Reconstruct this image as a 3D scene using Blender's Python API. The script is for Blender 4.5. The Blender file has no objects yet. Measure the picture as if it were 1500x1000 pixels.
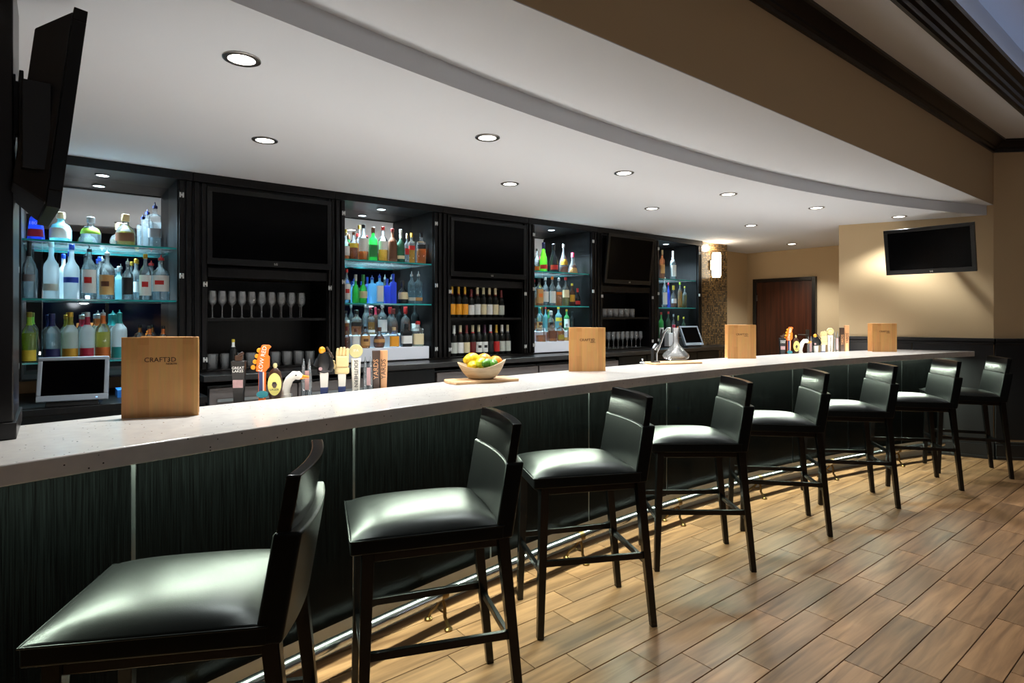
import bpy, bmesh, math, random
from mathutils import Vector, Matrix
random.seed(7)
C = bpy.context.scene.collection
SC = bpy.context.scene
PI = math.pi

# ------------------------------------------------------------------ camera
FPX, HY, YAW, EYE = 853.52, 462.4, math.radians(51.83), 1.46   # focal px, horizon row, angle of view axis from +X, eye height
_s, _c = math.sin(YAW), math.cos(YAW)
cam_d = bpy.data.cameras.new('camera')
cam = bpy.data.objects.new('camera', cam_d); C.objects.link(cam)
cam_d.sensor_width = 36.0
cam_d.lens = FPX * 36.0 / 1500.0
cam_d.shift_y = (HY - 500.0) / 1500.0
cam_d.clip_start = 0.02
cam.location = (0, 0, EYE)
cam.rotation_euler = (PI / 2, 0, YAW - PI / 2)
SC.camera = cam

def ray(x, y):
    r = (x - 750.0) / FPX; h = (HY - y) / FPX
    return (_s * r + _c, -_c * r + _s, h)
def at_z(x, y, z):
    d = ray(x, y); t = (z - EYE) / d[2]; return (d[0] * t, d[1] * t, z)
def at_y(x, y, Y):
    d = ray(x, y); t = Y / d[1]; return (d[0] * t, Y, EYE + d[2] * t)
def depth(X, Y): return _c * X + _s * Y
def z_of(y, X, Y): return EYE + (HY - y) * depth(X, Y) / FPX

# ------------------------------------------------------------------ world, exposure
w = bpy.data.worlds.new('world'); SC.world = w; w.use_nodes = True
w.node_tree.nodes['Background'].inputs[0].default_value = (0.75, 0.8, 1.0, 1)
w.node_tree.nodes['Background'].inputs[1].default_value = 0.02
SC.view_settings.view_transform = 'Standard'
SC.view_settings.look = 'None'
SC.view_settings.gamma = 1.0
SC.view_settings.use_curve_mapping = False
SC.view_settings.exposure = 0.0
CY = SC.cycles
CY.max_bounces = 10; CY.diffuse_bounces = 4; CY.glossy_bounces = 5; CY.transmission_bounces = 8; CY.transparent_max_bounces = 24
CY.caustics_reflective = True; CY.caustics_refractive = False
CY.sample_clamp_indirect = 4.0
CY.use_denoising = True

# light strengths (watts / emission)
L_DOWN, L_NICHE, L_LED, L_ROOM, L_SCONCE = 142.0, 330.0, 29.0, 30.0, 9.0
L_UPLIGHT = 3.4  # strength of the added uplight strip behind the bar
WARM = (1.0, 0.80, 0.58); NEUT = (0.96, 1.0, 0.985); COOL = (0.60, 0.86, 1.0); LEDC = (0.85, 1.0, 0.80); ROOMC = (1.0, 0.80, 0.62)

# ------------------------------------------------------------------ materials
def lin(v):
    v /= 255.0
    return v / 12.92 if v <= 0.04045 else ((v + 0.055) / 1.055) ** 2.4
def rgb(r, g, b): return (lin(r), lin(g), lin(b), 1.0)
MATS = {}
def nodes_of(name):
    m = bpy.data.materials.new(name); m.use_nodes = True
    nt = m.node_tree
    return m, nt, nt.nodes['Principled BSDF']
def setp(b, **k):
    for n, v in k.items():
        b.inputs[n.replace('_', ' ')].default_value = v
def mat(name, col, rough=0.5, metal=0.0, coat=0.0, spec=0.5, bump=0.0, scale=40.0, var=0.0, stretch=(1, 1, 1), emit=None, es=0.0, coat_rough=0.1):
    """principled material with a procedural noise that varies the colour a little and can raise fine relief"""
    if name in MATS: return MATS[name]
    m, nt, b = nodes_of(name)
    setp(b, Base_Color=col, Roughness=rough, Metallic=metal)
    b.inputs['Specular IOR Level'].default_value = spec
    b.inputs['Coat Weight'].default_value = coat
    b.inputs['Coat Roughness'].default_value = coat_rough
    if emit is not None:
        b.inputs['Emission Color'].default_value = emit; b.inputs['Emission Strength'].default_value = es
    if var or bump:
        tc = nt.nodes.new('ShaderNodeTexCoord'); mp = nt.nodes.new('ShaderNodeMapping'); nz = nt.nodes.new('ShaderNodeTexNoise')
        mp.inputs['Scale'].default_value = stretch
        nz.inputs['Scale'].default_value = scale; nz.inputs['Detail'].default_value = 4.0
        nt.links.new(tc.outputs['Object'], mp.inputs['Vector']); nt.links.new(mp.outputs['Vector'], nz.inputs['Vector'])
        if var:
            mx = nt.nodes.new('ShaderNodeMix'); mx.data_type = 'RGBA'
            mx.inputs[6].default_value = tuple(c * (1 - var) for c in col[:3]) + (1,)
            mx.inputs[7].default_value = tuple(min(1, c * (1 + var)) for c in col[:3]) + (1,)
            nt.links.new(nz.outputs['Fac'], mx.inputs[0]); nt.links.new(mx.outputs[2], b.inputs['Base Color'])
        if bump:
            bp = nt.nodes.new('ShaderNodeBump'); bp.inputs['Strength'].default_value = bump; bp.inputs['Distance'].default_value = 0.01
            nt.links.new(nz.outputs['Fac'], bp.inputs['Height']); nt.links.new(bp.outputs['Normal'], b.inputs['Normal'])
    MATS[name] = m
    return m
def glass(name, col, milky=0.05, rough=0.02, fres=0.55):
    """thin clear or tinted glass: see-through, fresnel shine, a little body that catches light"""
    if name in MATS: return MATS[name]
    m = bpy.data.materials.new(name); m.use_nodes = True; nt = m.node_tree; nt.nodes.clear()
    out = nt.nodes.new('ShaderNodeOutputMaterial')
    tr = nt.nodes.new('ShaderNodeBsdfTransparent'); tr.inputs[0].default_value = col
    gl = nt.nodes.new('ShaderNodeBsdfGlossy'); gl.inputs['Roughness'].default_value = rough
    df = nt.nodes.new('ShaderNodeBsdfDiffuse'); df.inputs[0].default_value = tuple(min(1, 0.15 + c * 0.85) for c in col[:3]) + (1,)
    tl = nt.nodes.new('ShaderNodeBsdfTranslucent'); tl.inputs[0].default_value = df.inputs[0].default_value
    ad = nt.nodes.new('ShaderNodeMixShader'); ad.inputs[0].default_value = 0.5
    nt.links.new(df.outputs[0], ad.inputs[1]); nt.links.new(tl.outputs[0], ad.inputs[2])
    m1 = nt.nodes.new('ShaderNodeMixShader'); m1.inputs[0].default_value = milky
    nt.links.new(tr.outputs[0], m1.inputs[1]); nt.links.new(ad.outputs[0], m1.inputs[2])
    lw = nt.nodes.new('ShaderNodeFresnel'); lw.inputs['IOR'].default_value = 1.5
    mul = nt.nodes.new('ShaderNodeMath'); mul.operation = 'MULTIPLY'; mul.inputs[1].default_value = fres * 1.6; mul.use_clamp = True
    nt.links.new(lw.outputs[0], mul.inputs[0])
    m2 = nt.nodes.new('ShaderNodeMixShader'); nt.links.new(mul.outputs[0], m2.inputs[0])
    nt.links.new(m1.outputs[0], m2.inputs[1]); nt.links.new(gl.outputs[0], m2.inputs[2])
    nt.links.new(m2.outputs[0], out.inputs[0])
    MATS[name] = m
    return m
def emis(name, col, s):
    if name in MATS: return MATS[name]
    m = bpy.data.materials.new(name); m.use_nodes = True; nt = m.node_tree; nt.nodes.clear()
    out = nt.nodes.new('ShaderNodeOutputMaterial'); e = nt.nodes.new('ShaderNodeEmission')
    e.inputs[0].default_value = tuple(col[:3]) + (1,); e.inputs[1].default_value = s
    nt.links.new(e.outputs[0], out.inputs[0]); MATS[name] = m
    return m

def mat_floor_tile():
    m, nt, b = nodes_of('wood_look_tile')
    tc = nt.nodes.new('ShaderNodeTexCoord'); geo = nt.nodes.new('ShaderNodeNewGeometry'); oi = nt.nodes.new('ShaderNodeObjectInfo')
    add = nt.nodes.new('ShaderNodeMath'); add.operation = 'ADD'
    nt.links.new(geo.outputs['Random Per Island'], add.inputs[0]); nt.links.new(oi.outputs['Random'], add.inputs[1])
    fr = nt.nodes.new('ShaderNodeMath'); fr.operation = 'FRACT'; nt.links.new(add.outputs[0], fr.inputs[0])
    # grain runs along X; shifted per tile
    sc = nt.nodes.new('ShaderNodeVectorMath'); sc.operation = 'MULTIPLY'; sc.inputs[1].default_value = (2.2, 26, 1)
    nt.links.new(geo.outputs['Position'], sc.inputs[0])
    cm = nt.nodes.new('ShaderNodeCombineXYZ'); mu = nt.nodes.new('ShaderNodeMath'); mu.operation = 'MULTIPLY'; mu.inputs[1].default_value = 57.0
    nt.links.new(fr.outputs[0], mu.inputs[0]); nt.links.new(mu.outputs[0], cm.inputs[0]); nt.links.new(mu.outputs[0], cm.inputs[2])
    av = nt.nodes.new('ShaderNodeVectorMath'); av.operation = 'ADD'; nt.links.new(sc.outputs[0], av.inputs[0]); nt.links.new(cm.outputs[0], av.inputs[1])
    nz = nt.nodes.new('ShaderNodeTexNoise'); nz.inputs['Scale'].default_value = 1.0; nz.inputs['Detail'].default_value = 6.0; nz.inputs['Distortion'].default_value = 0.6
    nt.links.new(av.outputs[0], nz.inputs['Vector'])
    r1 = nt.nodes.new('ShaderNodeValToRGB'); r1.color_ramp.elements[0].position = 0.3; r1.color_ramp.elements[1].position = 0.72
    r1.color_ramp.elements[0].color = rgb(110, 80, 56); r1.color_ramp.elements[1].color = rgb(166, 128, 94)
    nt.links.new(nz.outputs['Fac'], r1.inputs[0])
    r2 = nt.nodes.new('ShaderNodeValToRGB'); r2.color_ramp.elements[0].color = (0.70, 0.66, 0.62, 1); r2.color_ramp.elements[1].color = (1.12, 1.05, 0.98, 1)
    nt.links.new(fr.outputs[0], r2.inputs[0])
    mx = nt.nodes.new('ShaderNodeMix'); mx.data_type = 'RGBA'; mx.blend_type = 'MULTIPLY'; mx.inputs[0].default_value = 1.0
    nt.links.new(r1.outputs[0], mx.inputs[6]); nt.links.new(r2.outputs[0], mx.inputs[7]); nt.links.new(mx.outputs[2], b.inputs['Base Color'])
    b.inputs['Roughness'].default_value = 0.42
    b.inputs['Specular IOR Level'].default_value = 0.45
    bp = nt.nodes.new('ShaderNodeBump'); bp.inputs['Strength'].default_value = 0.12; bp.inputs['Distance'].default_value = 0.004
    nt.links.new(nz.outputs['Fac'], bp.inputs['Height']); nt.links.new(bp.outputs['Normal'], b.inputs['Normal'])
    return m
def mat_quartz():
    m, nt, b = nodes_of('speckled_quartz')
    geo = nt.nodes.new('ShaderNodeNewGeometry')
    v = nt.nodes.new('ShaderNodeTexVoronoi'); v.inputs['Scale'].default_value = 95.0; v.inputs['Randomness'].default_value = 1.0
    nt.links.new(geo.outputs['Position'], v.inputs['Vector'])
    nz = nt.nodes.new('ShaderNodeTexNoise'); nz.inputs['Scale'].default_value = 22.0; nz.inputs['Detail'].default_value = 5
    nt.links.new(geo.outputs['Position'], nz.inputs['Vector'])
    # sparse dark flecks: only in a few voronoi cells, near the cell centre
    sep = nt.nodes.new('ShaderNodeSeparateColor'); nt.links.new(v.outputs['Color'], sep.inputs[0])
    gt = nt.nodes.new('ShaderNodeMath'); gt.operation = 'LESS_THAN'; gt.inputs[1].default_value = 0.07; nt.links.new(sep.outputs[0], gt.inputs[0])
    ds = nt.nodes.new('ShaderNodeMath'); ds.operation = 'LESS_THAN'; ds.inputs[1].default_value = 0.22; nt.links.new(v.outputs['Distance'], ds.inputs[0])
    mu = nt.nodes.new('ShaderNodeMath'); mu.operation = 'MULTIPLY'; nt.links.new(gt.outputs[0], mu.inputs[0]); nt.links.new(ds.outputs[0], mu.inputs[1])
    base = nt.nodes.new('ShaderNodeMix'); base.data_type = 'RGBA'; base.inputs[6].default_value = rgb(198, 193, 190); base.inputs[7].default_value = rgb(224, 217, 209)
    nt.links.new(nz.outputs['Fac'], base.inputs[0])
    mx = nt.nodes.new('ShaderNodeMix'); mx.data_type = 'RGBA'; mx.inputs[7].default_value = rgb(60, 52, 48)
    nt.links.new(mu.outputs[0], mx.inputs[0]); nt.links.new(base.outputs[2], mx.inputs[6]); nt.links.new(mx.outputs[2], b.inputs['Base Color'])
    setp(b, Roughness=0.22); b.inputs['Coat Weight'].default_value = 0.25; b.inputs['Coat Roughness'].default_value = 0.08
    return m
def mat_grain(name, c0, c1, rough, scale=(60, 60, 1.6), coat=0.0, bump=0.25, lo=0.35, hi=0.7, spec=0.5, coat_rough=0.12):
    """stained wood: vertical grain streaks in object space"""
    m, nt, b = nodes_of(name)
    tc = nt.nodes.new('ShaderNodeTexCoord'); mp = nt.nodes.new('ShaderNodeMapping'); mp.inputs['Scale'].default_value = scale
    nz = nt.nodes.new('ShaderNodeTexNoise'); nz.inputs['Scale'].default_value = 1.0; nz.inputs['Detail'].default_value = 6.0; nz.inputs['Distortion'].default_value = 0.4
    nt.links.new(tc.outputs['Object'], mp.inputs[0]); nt.links.new(mp.outputs[0], nz.inputs['Vector'])
    r = nt.nodes.new('ShaderNodeValToRGB'); r.color_ramp.elements[0].position = lo; r.color_ramp.elements[1].position = hi
    r.color_ramp.elements[0].color = c0; r.color_ramp.elements[1].color = c1
    nt.links.new(nz.outputs['Fac'], r.inputs[0]); nt.links.new(r.outputs[0], b.inputs['Base Color'])
    bp = nt.nodes.new('ShaderNodeBump'); bp.inputs['Strength'].default_value = bump; bp.inputs['Distance'].default_value = 0.004
    nt.links.new(nz.outputs['Fac'], bp.inputs['Height']); nt.links.new(bp.outputs['Normal'], b.inputs['Normal'])
    setp(b, Roughness=rough); b.inputs['Coat Weight'].default_value = coat; b.inputs['Coat Roughness'].default_value = coat_rough
    b.inputs['Specular IOR Level'].default_value = spec
    return m
def mat_mosaic():
    m, nt, b = nodes_of('glass_mosaic')
    tc = nt.nodes.new('ShaderNodeTexCoord'); mp = nt.nodes.new('ShaderNodeMapping'); mp.inputs['Rotation'].default_value = (PI / 2, 0, 0)
    nt.links.new(tc.outputs['Object'], mp.inputs[0])
    br = nt.nodes.new('ShaderNodeTexBrick'); br.offset = 0.0
    br.inputs['Scale'].default_value = 1.0; br.inputs['Brick Width'].default_value = 0.026; br.inputs['Row Height'].default_value = 0.026; br.inputs['Mortar Size'].default_value = 0.003
    br.inputs['Color1'].default_value = rgb(132, 104, 64); br.inputs['Color2'].default_value = rgb(40, 32, 22); br.inputs['Mortar'].default_value = rgb(36, 30, 24)
    nt.links.new(mp.outputs[0], br.inputs['Vector']); nt.links.new(br.outputs['Color'], b.inputs['Base Color'])
    bp = nt.nodes.new('ShaderNodeBump'); bp.inputs['Strength'].default_value = 0.4; bp.inputs['Distance'].default_value = 0.003; bp.invert = True
    nt.links.new(br.outputs['Fac'], bp.inputs['Height']); nt.links.new(bp.outputs['Normal'], b.inputs['Normal'])
    setp(b, Roughness=0.25)
    return m
def mat_butcher():
    m, nt, b = nodes_of('bamboo_strip_board')
    tc = nt.nodes.new('ShaderNodeTexCoord'); mp = nt.nodes.new('ShaderNodeMapping'); mp.inputs['Rotation'].default_value = (PI / 2, 0, PI / 2)
    nt.links.new(tc.outputs['Object'], mp.inputs[0])
    br = nt.nodes.new('ShaderNodeTexBrick'); br.offset = 0.37; br.offset_frequency = 2; br.squash = 1.3; br.squash_frequency = 3
    br.inputs['Scale'].default_value = 1.0; br.inputs['Brick Width'].default_value = 0.16; br.inputs['Row Height'].default_value = 0.036; br.inputs['Mortar Size'].default_value = 0.0
    br.inputs['Color1'].default_value = rgb(216, 160, 96); br.inputs['Color2'].default_value = rgb(196, 136, 74); br.inputs['Bias'].default_value = -0.1
    nt.links.new(mp.outputs[0], br.inputs['Vector'])
    nz = nt.nodes.new('ShaderNodeTexNoise'); m2 = nt.nodes.new('ShaderNodeMapping'); m2.inputs['Scale'].default_value = (90, 90, 9); nz.inputs['Scale'].default_value = 1.0; nz.inputs['Detail'].default_value = 5
    nt.links.new(tc.outputs['Object'], m2.inputs[0]); nt.links.new(m2.outputs[0], nz.inputs['Vector'])
    mx = nt.nodes.new('ShaderNodeMix'); mx.data_type = 'RGBA'; mx.blend_type = 'MULTIPLY'; mx.inputs[0].default_value = 0.3
    nt.links.new(br.outputs['Color'], mx.inputs[6]); nt.links.new(nz.outputs['Color'], mx.inputs[7]); nt.links.new(mx.outputs[2], b.inputs['Base Color'])
    setp(b, Roughness=0.45)
    return m

M_TILE = mat_floor_tile(); M_QUARTZ = mat_quartz(); M_MOSAIC = mat_mosaic(); M_BUTCHER = mat_butcher()
M_PANEL = mat_grain('black_oak_veneer', rgb(1, 1, 1), rgb(4, 5, 5), 0.24, scale=(320, 320, 5.0), coat=0.0, bump=0.12, spec=0.06, coat_rough=0.2)
M_CAB = mat_grain('espresso_cabinet_wood', rgb(6, 5, 5), rgb(16, 13, 13), 0.36, scale=(50, 50, 1.5), bump=0.10, spec=.22)
M_DOOR = mat_grain('mahogany_door', rgb(46, 21, 12), rgb(78, 38, 21), 0.35, scale=(30, 30, 1.2), bump=0.05)
M_LEATHER = mat('black_leather', rgb(8, 8, 9), 0.36, bump=0.05, scale=420, spec=0.18)
M_LEATHER.node_tree.nodes['Principled BSDF'].inputs['Specular Tint'].default_value = (.86, 1.0, .97, 1)  # teal light on the seats, put into the leather's shine colour
M_LACQ = mat('black_lacquer_wood', rgb(8, 8, 8), 0.24, spec=0.32, var=0.25, scale=30, coat=0.08)
M_CEIL = mat('white_ceiling_paint', rgb(228, 232, 238), 0.9, var=0.01, scale=2, spec=0.2)
M_BEIGE = mat('beige_wall_paint', rgb(198, 173, 136), 0.8, bump=0.04, scale=300, spec=0.25)
M_TAUPE = mat('taupe_kick_plate', rgb(188, 188, 186), 0.5, var=0.06, scale=8)
M_GROUT = mat('dark_grout', rgb(58, 46, 40), 0.9, var=0.2, scale=60)
M_TRIM = mat('black_trim_paint', rgb(18, 15, 15), 0.3, var=0.1, scale=12)
M_WAIN = mat('charcoal_wainscot', rgb(24, 24, 26), 0.4, var=0.15, scale=10)
M_CHROME = mat('polished_chrome', rgb(210, 214, 218), 0.2, metal=1.0, var=0.02, scale=10)
M_STEEL = mat('brushed_steel', rgb(150, 148, 146), 0.32, metal=1.0, var=0.06, scale=60, stretch=(1, 1, 12))
M_NICKEL = mat('satin_nickel', rgb(200, 200, 198), 0.4, metal=0.2, var=0.04, scale=40)
M_BRASS = mat('aged_brass', rgb(120, 98, 62), 0.35, metal=1.0, var=0.2, scale=30)
M_ALU = mat('anodised_trim', rgb(150, 156, 156), 0.3, metal=1.0, var=0.04, scale=20)
M_TVB = mat('tv_bezel_plastic', rgb(13, 13, 14), 0.28, var=0.1, scale=5, spec=.3)
M_TVB2 = mat('tv_back_plastic', rgb(26, 26, 30), 0.45, var=0.1, scale=5)
M_SCREEN = mat('tv_screen_off', rgb(2, 2, 3), 0.2, var=0.1, scale=3, spec=0.05)
M_BOUNCE = mat('white_bounce_surface', rgb(214, 214, 210), 0.6, var=0.05, scale=20)  # hidden counter top, white so that it bounces light to the ceiling
M_BLACKP = mat('black_plastic', rgb(16, 16, 17), 0.4, var=0.1, scale=20)
M_GREYP = mat('silver_grey_plastic', rgb(128, 136, 146), 0.4, var=0.05, scale=20)
M_WHITEP = mat('white_plastic', rgb(236, 236, 238), 0.45, var=0.02, scale=10)
M_RISER = mat('frosted_white_acrylic', rgb(236, 240, 250), 0.35, var=0.02, scale=10)
M_FRIDGE = mat('grey_fridge_front', rgb(104, 96, 94), 0.4, metal=0.5, var=0.05, scale=30, stretch=(1, 1, 10))
M_GSHELF = glass('green_edged_shelf_glass', (0.94, 0.99, 0.985, 1), milky=0.07, fres=0.6)
M_GEDGE = mat('shelf_edge_green', rgb(40, 150, 150), 0.15, var=0.1, scale=12, coat=0.4)
M_CLEAR = glass('clear_glass', (0.96, 0.98, 0.99, 1), milky=0.10, fres=.9)
M_STEM = glass('stemware_glass', (0.94, 0.95, 0.96, 1), milky=0.20, fres=1.0)
M_MIRROR = mat('mirror', rgb(214, 220, 224), 0.015, metal=1.0, var=0.01, scale=2)
M_PRINT = mat('dark_print', rgb(60, 36, 22), 0.6, var=0.05, scale=20)
M_WPRINT = mat('white_print', rgb(235, 232, 225), 0.6, var=0.03, scale=20)
M_BPRINT = mat('black_print', rgb(22, 20, 20), 0.6, var=0.05, scale=20)
M_LAMPG = emis('downlight_lens', (1.0, 0.93, 0.82), 9.0)
M_LAMPC = emis('niche_light_lens', (0.80, 0.92, 1.0), 9.0)
M_SHADE = emis('sconce_glow', (1.0, 0.86, 0.62), 7.0)

# ------------------------------------------------------------------ mesh helpers
class MB:
    def __init__(self): self.v = []; self.f = []
    def add(self, vs, fs):
        o = len(self.v); self.v += [tuple(p) for p in vs]; self.f += [tuple(i + o for i in f) for f in fs]; return self
    def box(self, x0, x1, y0, y1, z0, z1, M=None):
        vs = [Vector((x, y, z)) for z in (z0, z1) for (x, y) in ((x0, y0), (x1, y0), (x1, y1), (x0, y1))]
        if M is not None: vs = [M @ v for v in vs]
        return self.add(vs, [(0, 3, 2, 1), (4, 5, 6, 7), (0, 1, 5, 4), (1, 2, 6, 5), (2, 3, 7, 6), (3, 0, 4, 7)])
    def hexa(self, b, t):
        """eight corners: four at the bottom, four at the top, both counter-clockwise"""
        return self.add(list(b) + list(t), [(0, 3, 2, 1), (4, 5, 6, 7), (0, 1, 5, 4), (1, 2, 6, 5), (2, 3, 7, 6), (3, 0, 4, 7)])
    def prism(self, pts, z0, z1, M=None):
        n = len(pts); vs = [Vector((p[0], p[1], z0)) for p in pts] + [Vector((p[0], p[1], z1)) for p in pts]
        if M is not None: vs = [M @ v for v in vs]
        fs = [tuple(reversed(range(n))), tuple(range(n, 2 * n))] + [(i, (i + 1) % n, n + (i + 1) % n, n + i) for i in range(n)]
        return self.add(vs, fs)
    def lathe(self, prof, n=20, M=None, sq=0.0, sx=1.0, sy=1.0, caps=True):
        """prof: (radius, z). sq > 0 squares the cross-section off"""
        vs = []; fs = []
        for r, z in prof:
            for i in range(n):
                a = 2 * PI * i / n + (PI / n); ca, sa = math.cos(a), math.sin(a)
                k = 1.0
                if sq: k = 1.0 / (abs(ca) ** (2 + 10 * sq) + abs(sa) ** (2 + 10 * sq)) ** (1 / (2 + 10 * sq))
                vs.append(Vector((r * ca * k * sx, r * sa * k * sy, z)))
        for j in range(len(prof) - 1):
            for i in range(n):
                fs.append((j * n + i, j * n + (i + 1) % n, (j + 1) * n + (i + 1) % n, (j + 1) * n + i))
        if caps:
            if prof[0][0] > 1e-5: fs.append(tuple(reversed(range(n))))
            if prof[-1][0] > 1e-5: fs.append(tuple(range((len(prof) - 1) * n, len(prof) * n)))
        if M is not None: vs = [M @ v for v in vs]
        return self.add(vs, fs)
    def tube(self, pts, r, n=10, closed=False):
        pts = [Vector(p) for p in pts]; rs = r if isinstance(r, (list, tuple)) else [r] * len(pts)
        vs = []; fs = []; m = len(pts); prev = None
        for k in range(m):
            t = (pts[min(k + 1, m - 1)] - pts[max(k - 1, 0)]).normalized()
            if prev is None:
                up = Vector((0, 0, 1)) if abs(t.z) < 0.9 else Vector((1, 0, 0)); a = t.cross(up).normalized()
            else: a = (prev - t * prev.dot(t)).normalized()
            prev = a; b = t.cross(a)
            for i in range(n):
                q = 2 * PI * i / n; vs.append(pts[k] + (a * math.cos(q) + b * math.sin(q)) * rs[k])
        for k in range(m - 1):
            for i in range(n): fs.append((k * n + i, k * n + (i + 1) % n, (k + 1) * n + (i + 1) % n, (k + 1) * n + i))
        fs.append(tuple(reversed(range(n)))); fs.append(tuple(range((m - 1) * n, m * n)))
        return self.add(vs, fs)
    def ball(self, c, rx, ry=None, rz=None, n=14, M=None):
        ry = ry or rx; rz = rz or rx; prof = [(math.sin(PI * k / n), -math.cos(PI * k / n)) for k in range(n + 1)]
        prof[0] = (1e-4, -1.0); prof[-1] = (1e-4, 1.0)
        T = Matrix.Translation(c) @ Matrix.Diagonal((rx, ry, rz, 1))
        if M is not None: T = M @ T
        return self.lathe(prof, n, T)
    def mesh(self, smooth=35):
        me = bpy.data.meshes.new('mesh'); me.from_pydata([tuple(v) for v in self.v], [], self.f)
        bm = bmesh.new(); bm.from_mesh(me); bmesh.ops.recalc_face_normals(bm, faces=bm.faces); bm.to_mesh(me); bm.free()
        if smooth:
            for p in me.polygons: p.use_smooth = True
            me.set_sharp_from_angle(angle=math.radians(smooth))
        return me
    def build(self, name, m, parent=None, bevel=0.0, seg=2, smooth=35, loc=None, rotz=0.0):
        me = self.mesh(smooth); me.name = name
        return put(name, me, m, parent, loc, rotz, bevel, seg)
def put(name, me, m, parent=None, loc=None, rotz=0.0, bevel=0.0, seg=2):
    o = bpy.data.objects.new(name, me); C.objects.link(o)
    if m is not None and not me.materials: me.materials.append(m)
    if parent is not None: o.parent = parent
    if loc is not None: o.location = loc
    o.rotation_euler.z = rotz
    if bevel:
        b = o.modifiers.new('bevel', 'BEVEL'); b.width = bevel; b.segments = seg; b.limit_method = 'ANGLE'; b.angle_limit = math.radians(40)
    return o
def tag(o, label, cat, group=None):
    o['label'] = label; o['category'] = cat
    if group: o['group'] = group
    return o
def thing(name, label, cat, loc=(0, 0, 0), rotz=0.0, group=None):
    o = bpy.data.objects.new(name, None); C.objects.link(o); o.location = loc; o.rotation_euler = (0, 0, rotz); o.empty_display_size = 0.05
    return tag(o, label, cat, group)
def struct(o): o['kind'] = 'structure'; return o
def copy_tree(src, loc=None, rotz=None, parent=None):
    c = src.copy(); C.objects.link(c)
    if parent is not None: c.parent = parent
    if loc is not None: c.location = loc
    if rotz is not None: c.rotation_euler.z = rotz
    for ch in list(src.children): copy_tree(ch, parent=c)
    return c
def B(*a, **k): return MB().box(*a, **k)

# lettering, made while the scene is still small
TXT = {}
def make_text(s, size, depth=0.0008, spacing=1.0):
    key = (s, size)
    if key in TXT: return TXT[key]
    cu = bpy.data.curves.new('lettering', 'FONT'); cu.body = s; cu.size = size; cu.extrude = depth; cu.align_x = 'CENTER'; cu.align_y = 'CENTER'; cu.space_character = spacing; cu.resolution_u = 2; cu.space_line = 0.85
    o = bpy.data.objects.new('lettering', cu); C.objects.link(o)
    dg = bpy.context.evaluated_depsgraph_get(); dg.update()
    me = bpy.data.meshes.new_from_object(o.evaluated_get(dg)); bpy.data.objects.remove(o); TXT[key] = me
    me.materials.clear()
    return me
def letter(key, m, parent, loc, rx=PI / 2, rz=0.0, ry=0.0, name='lettering'):
    me = TXT[key].copy(); o = put(name, me, m, parent); o.location = loc; o.rotation_euler = (rx, ry, rz); return o
for s, sz in (('CRAFT3D', 0.024), ('NORTH', 0.010), ('LG', 0.022), ('GREAT\nLAKES', 0.0175), ('LAGER', 0.014), ('LOW RED', 0.028), ('SOUTHERN TIER', 0.028), ('YARDS', 0.036), ('IPA', 0.020), ('1800', 0.03)):
    make_text(s, sz)

def area(name, loc, size, power, col, rot=(0, 0, 0), sy=None, parent=None, spread=None):
    d = bpy.data.lights.new(name, 'AREA'); d.energy = power; d.color = col; d.size = size
    if sy: d.shape = 'RECTANGLE'; d.size_y = sy
    else: d.shape = 'DISK'
    if spread: d.spread = math.radians(spread)
    o = bpy.data.objects.new(name, d); C.objects.link(o); o.location = loc; o.rotation_euler = rot
    if parent is not None: o.parent = parent
    return o
def spot(name, loc, power, col, angle=110, blend=0.6, rad=0.04, parent=None, rot=(0, 0, 0)):
    d = bpy.data.lights.new(name, 'SPOT'); d.energy = power; d.color = col; d.spot_size = math.radians(angle); d.spot_blend = blend; d.shadow_soft_size = rad
    o = bpy.data.objects.new(name, d); C.objects.link(o); o.location = loc; o.rotation_euler = rot
    if parent is not None: o.parent = parent
    return o

# ================================================================== THE ROOM
CEIL, SOFF, MAIN, TRAY = 2.493, 2.593, 3.235, 3.75
P1 = (7.05, 2.925); P2 = (7.55, 1.640)
SOFY = 1.645
WALLB, DOORX = 5.20, 9.06
def wall_x(Y): return P1[0] + (P2[0] - P1[0]) * (P1[1] - Y) / (P1[1] - P2[1])
def f_outer(X): d = X - 3.3; return 2.2648 + .00762 * d - .0298 * d * d
def f_inner(X): d = X - 3.3; return 2.8668 + .0198 * d - .0283 * d * d - .00164 * d ** 3
def f_kick(X): d = X - 3.3; return 2.6812 + .00592 * d - .03734 * d * d
def f_panel(X): return f_kick(X) - .09
def f_strip(X): d = X - 3.3; return 2.3841 + .01283 * d - .03717 * d * d - .00108 * d ** 3
def xs(a, b, n): return [a + (b - a) * i / n for i in range(n + 1)]

# floor: dark grout bed with wood-look tiles of 15 x 61 cm laid in staggered rows along the bar
floor = struct(B(-3, 12.1, -5, 5.25, -0.12, -0.004).build('floor', M_GROUT, smooth=0))
TW = 0.10467 * EYE; TV0 = -0.00314 * EYE
OFFS = {-15: 1.65, -14: .71, -13: 2.26, -12: 3.4, -11: .95, -10: 2.0, -9: 3.19, -8: 2.15, -7: 1.25, -6: 2.3, -5: 3.45}
g = 0.002
def tile_geo(mb, x0, x1, y0, y1):
    i = .0012
    mb.add([(x0, y0, -.004), (x1, y0, -.004), (x1, y1, -.004), (x0, y1, -.004), (x0, y0, -.001), (x1, y0, -.001), (x1, y1, -.001), (x0, y1, -.001),
            (x0 + i, y0 + i, 0), (x1 - i, y0 + i, 0), (x1 - i, y1 - i, 0), (x0 + i, y1 - i, 0)],
           [(0, 1, 5, 4), (1, 2, 6, 5), (2, 3, 7, 6), (3, 0, 4, 7), (4, 5, 9, 8), (5, 6, 10, 9), (6, 7, 11, 10), (7, 4, 8, 11), (8, 9, 10, 11)])
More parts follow.
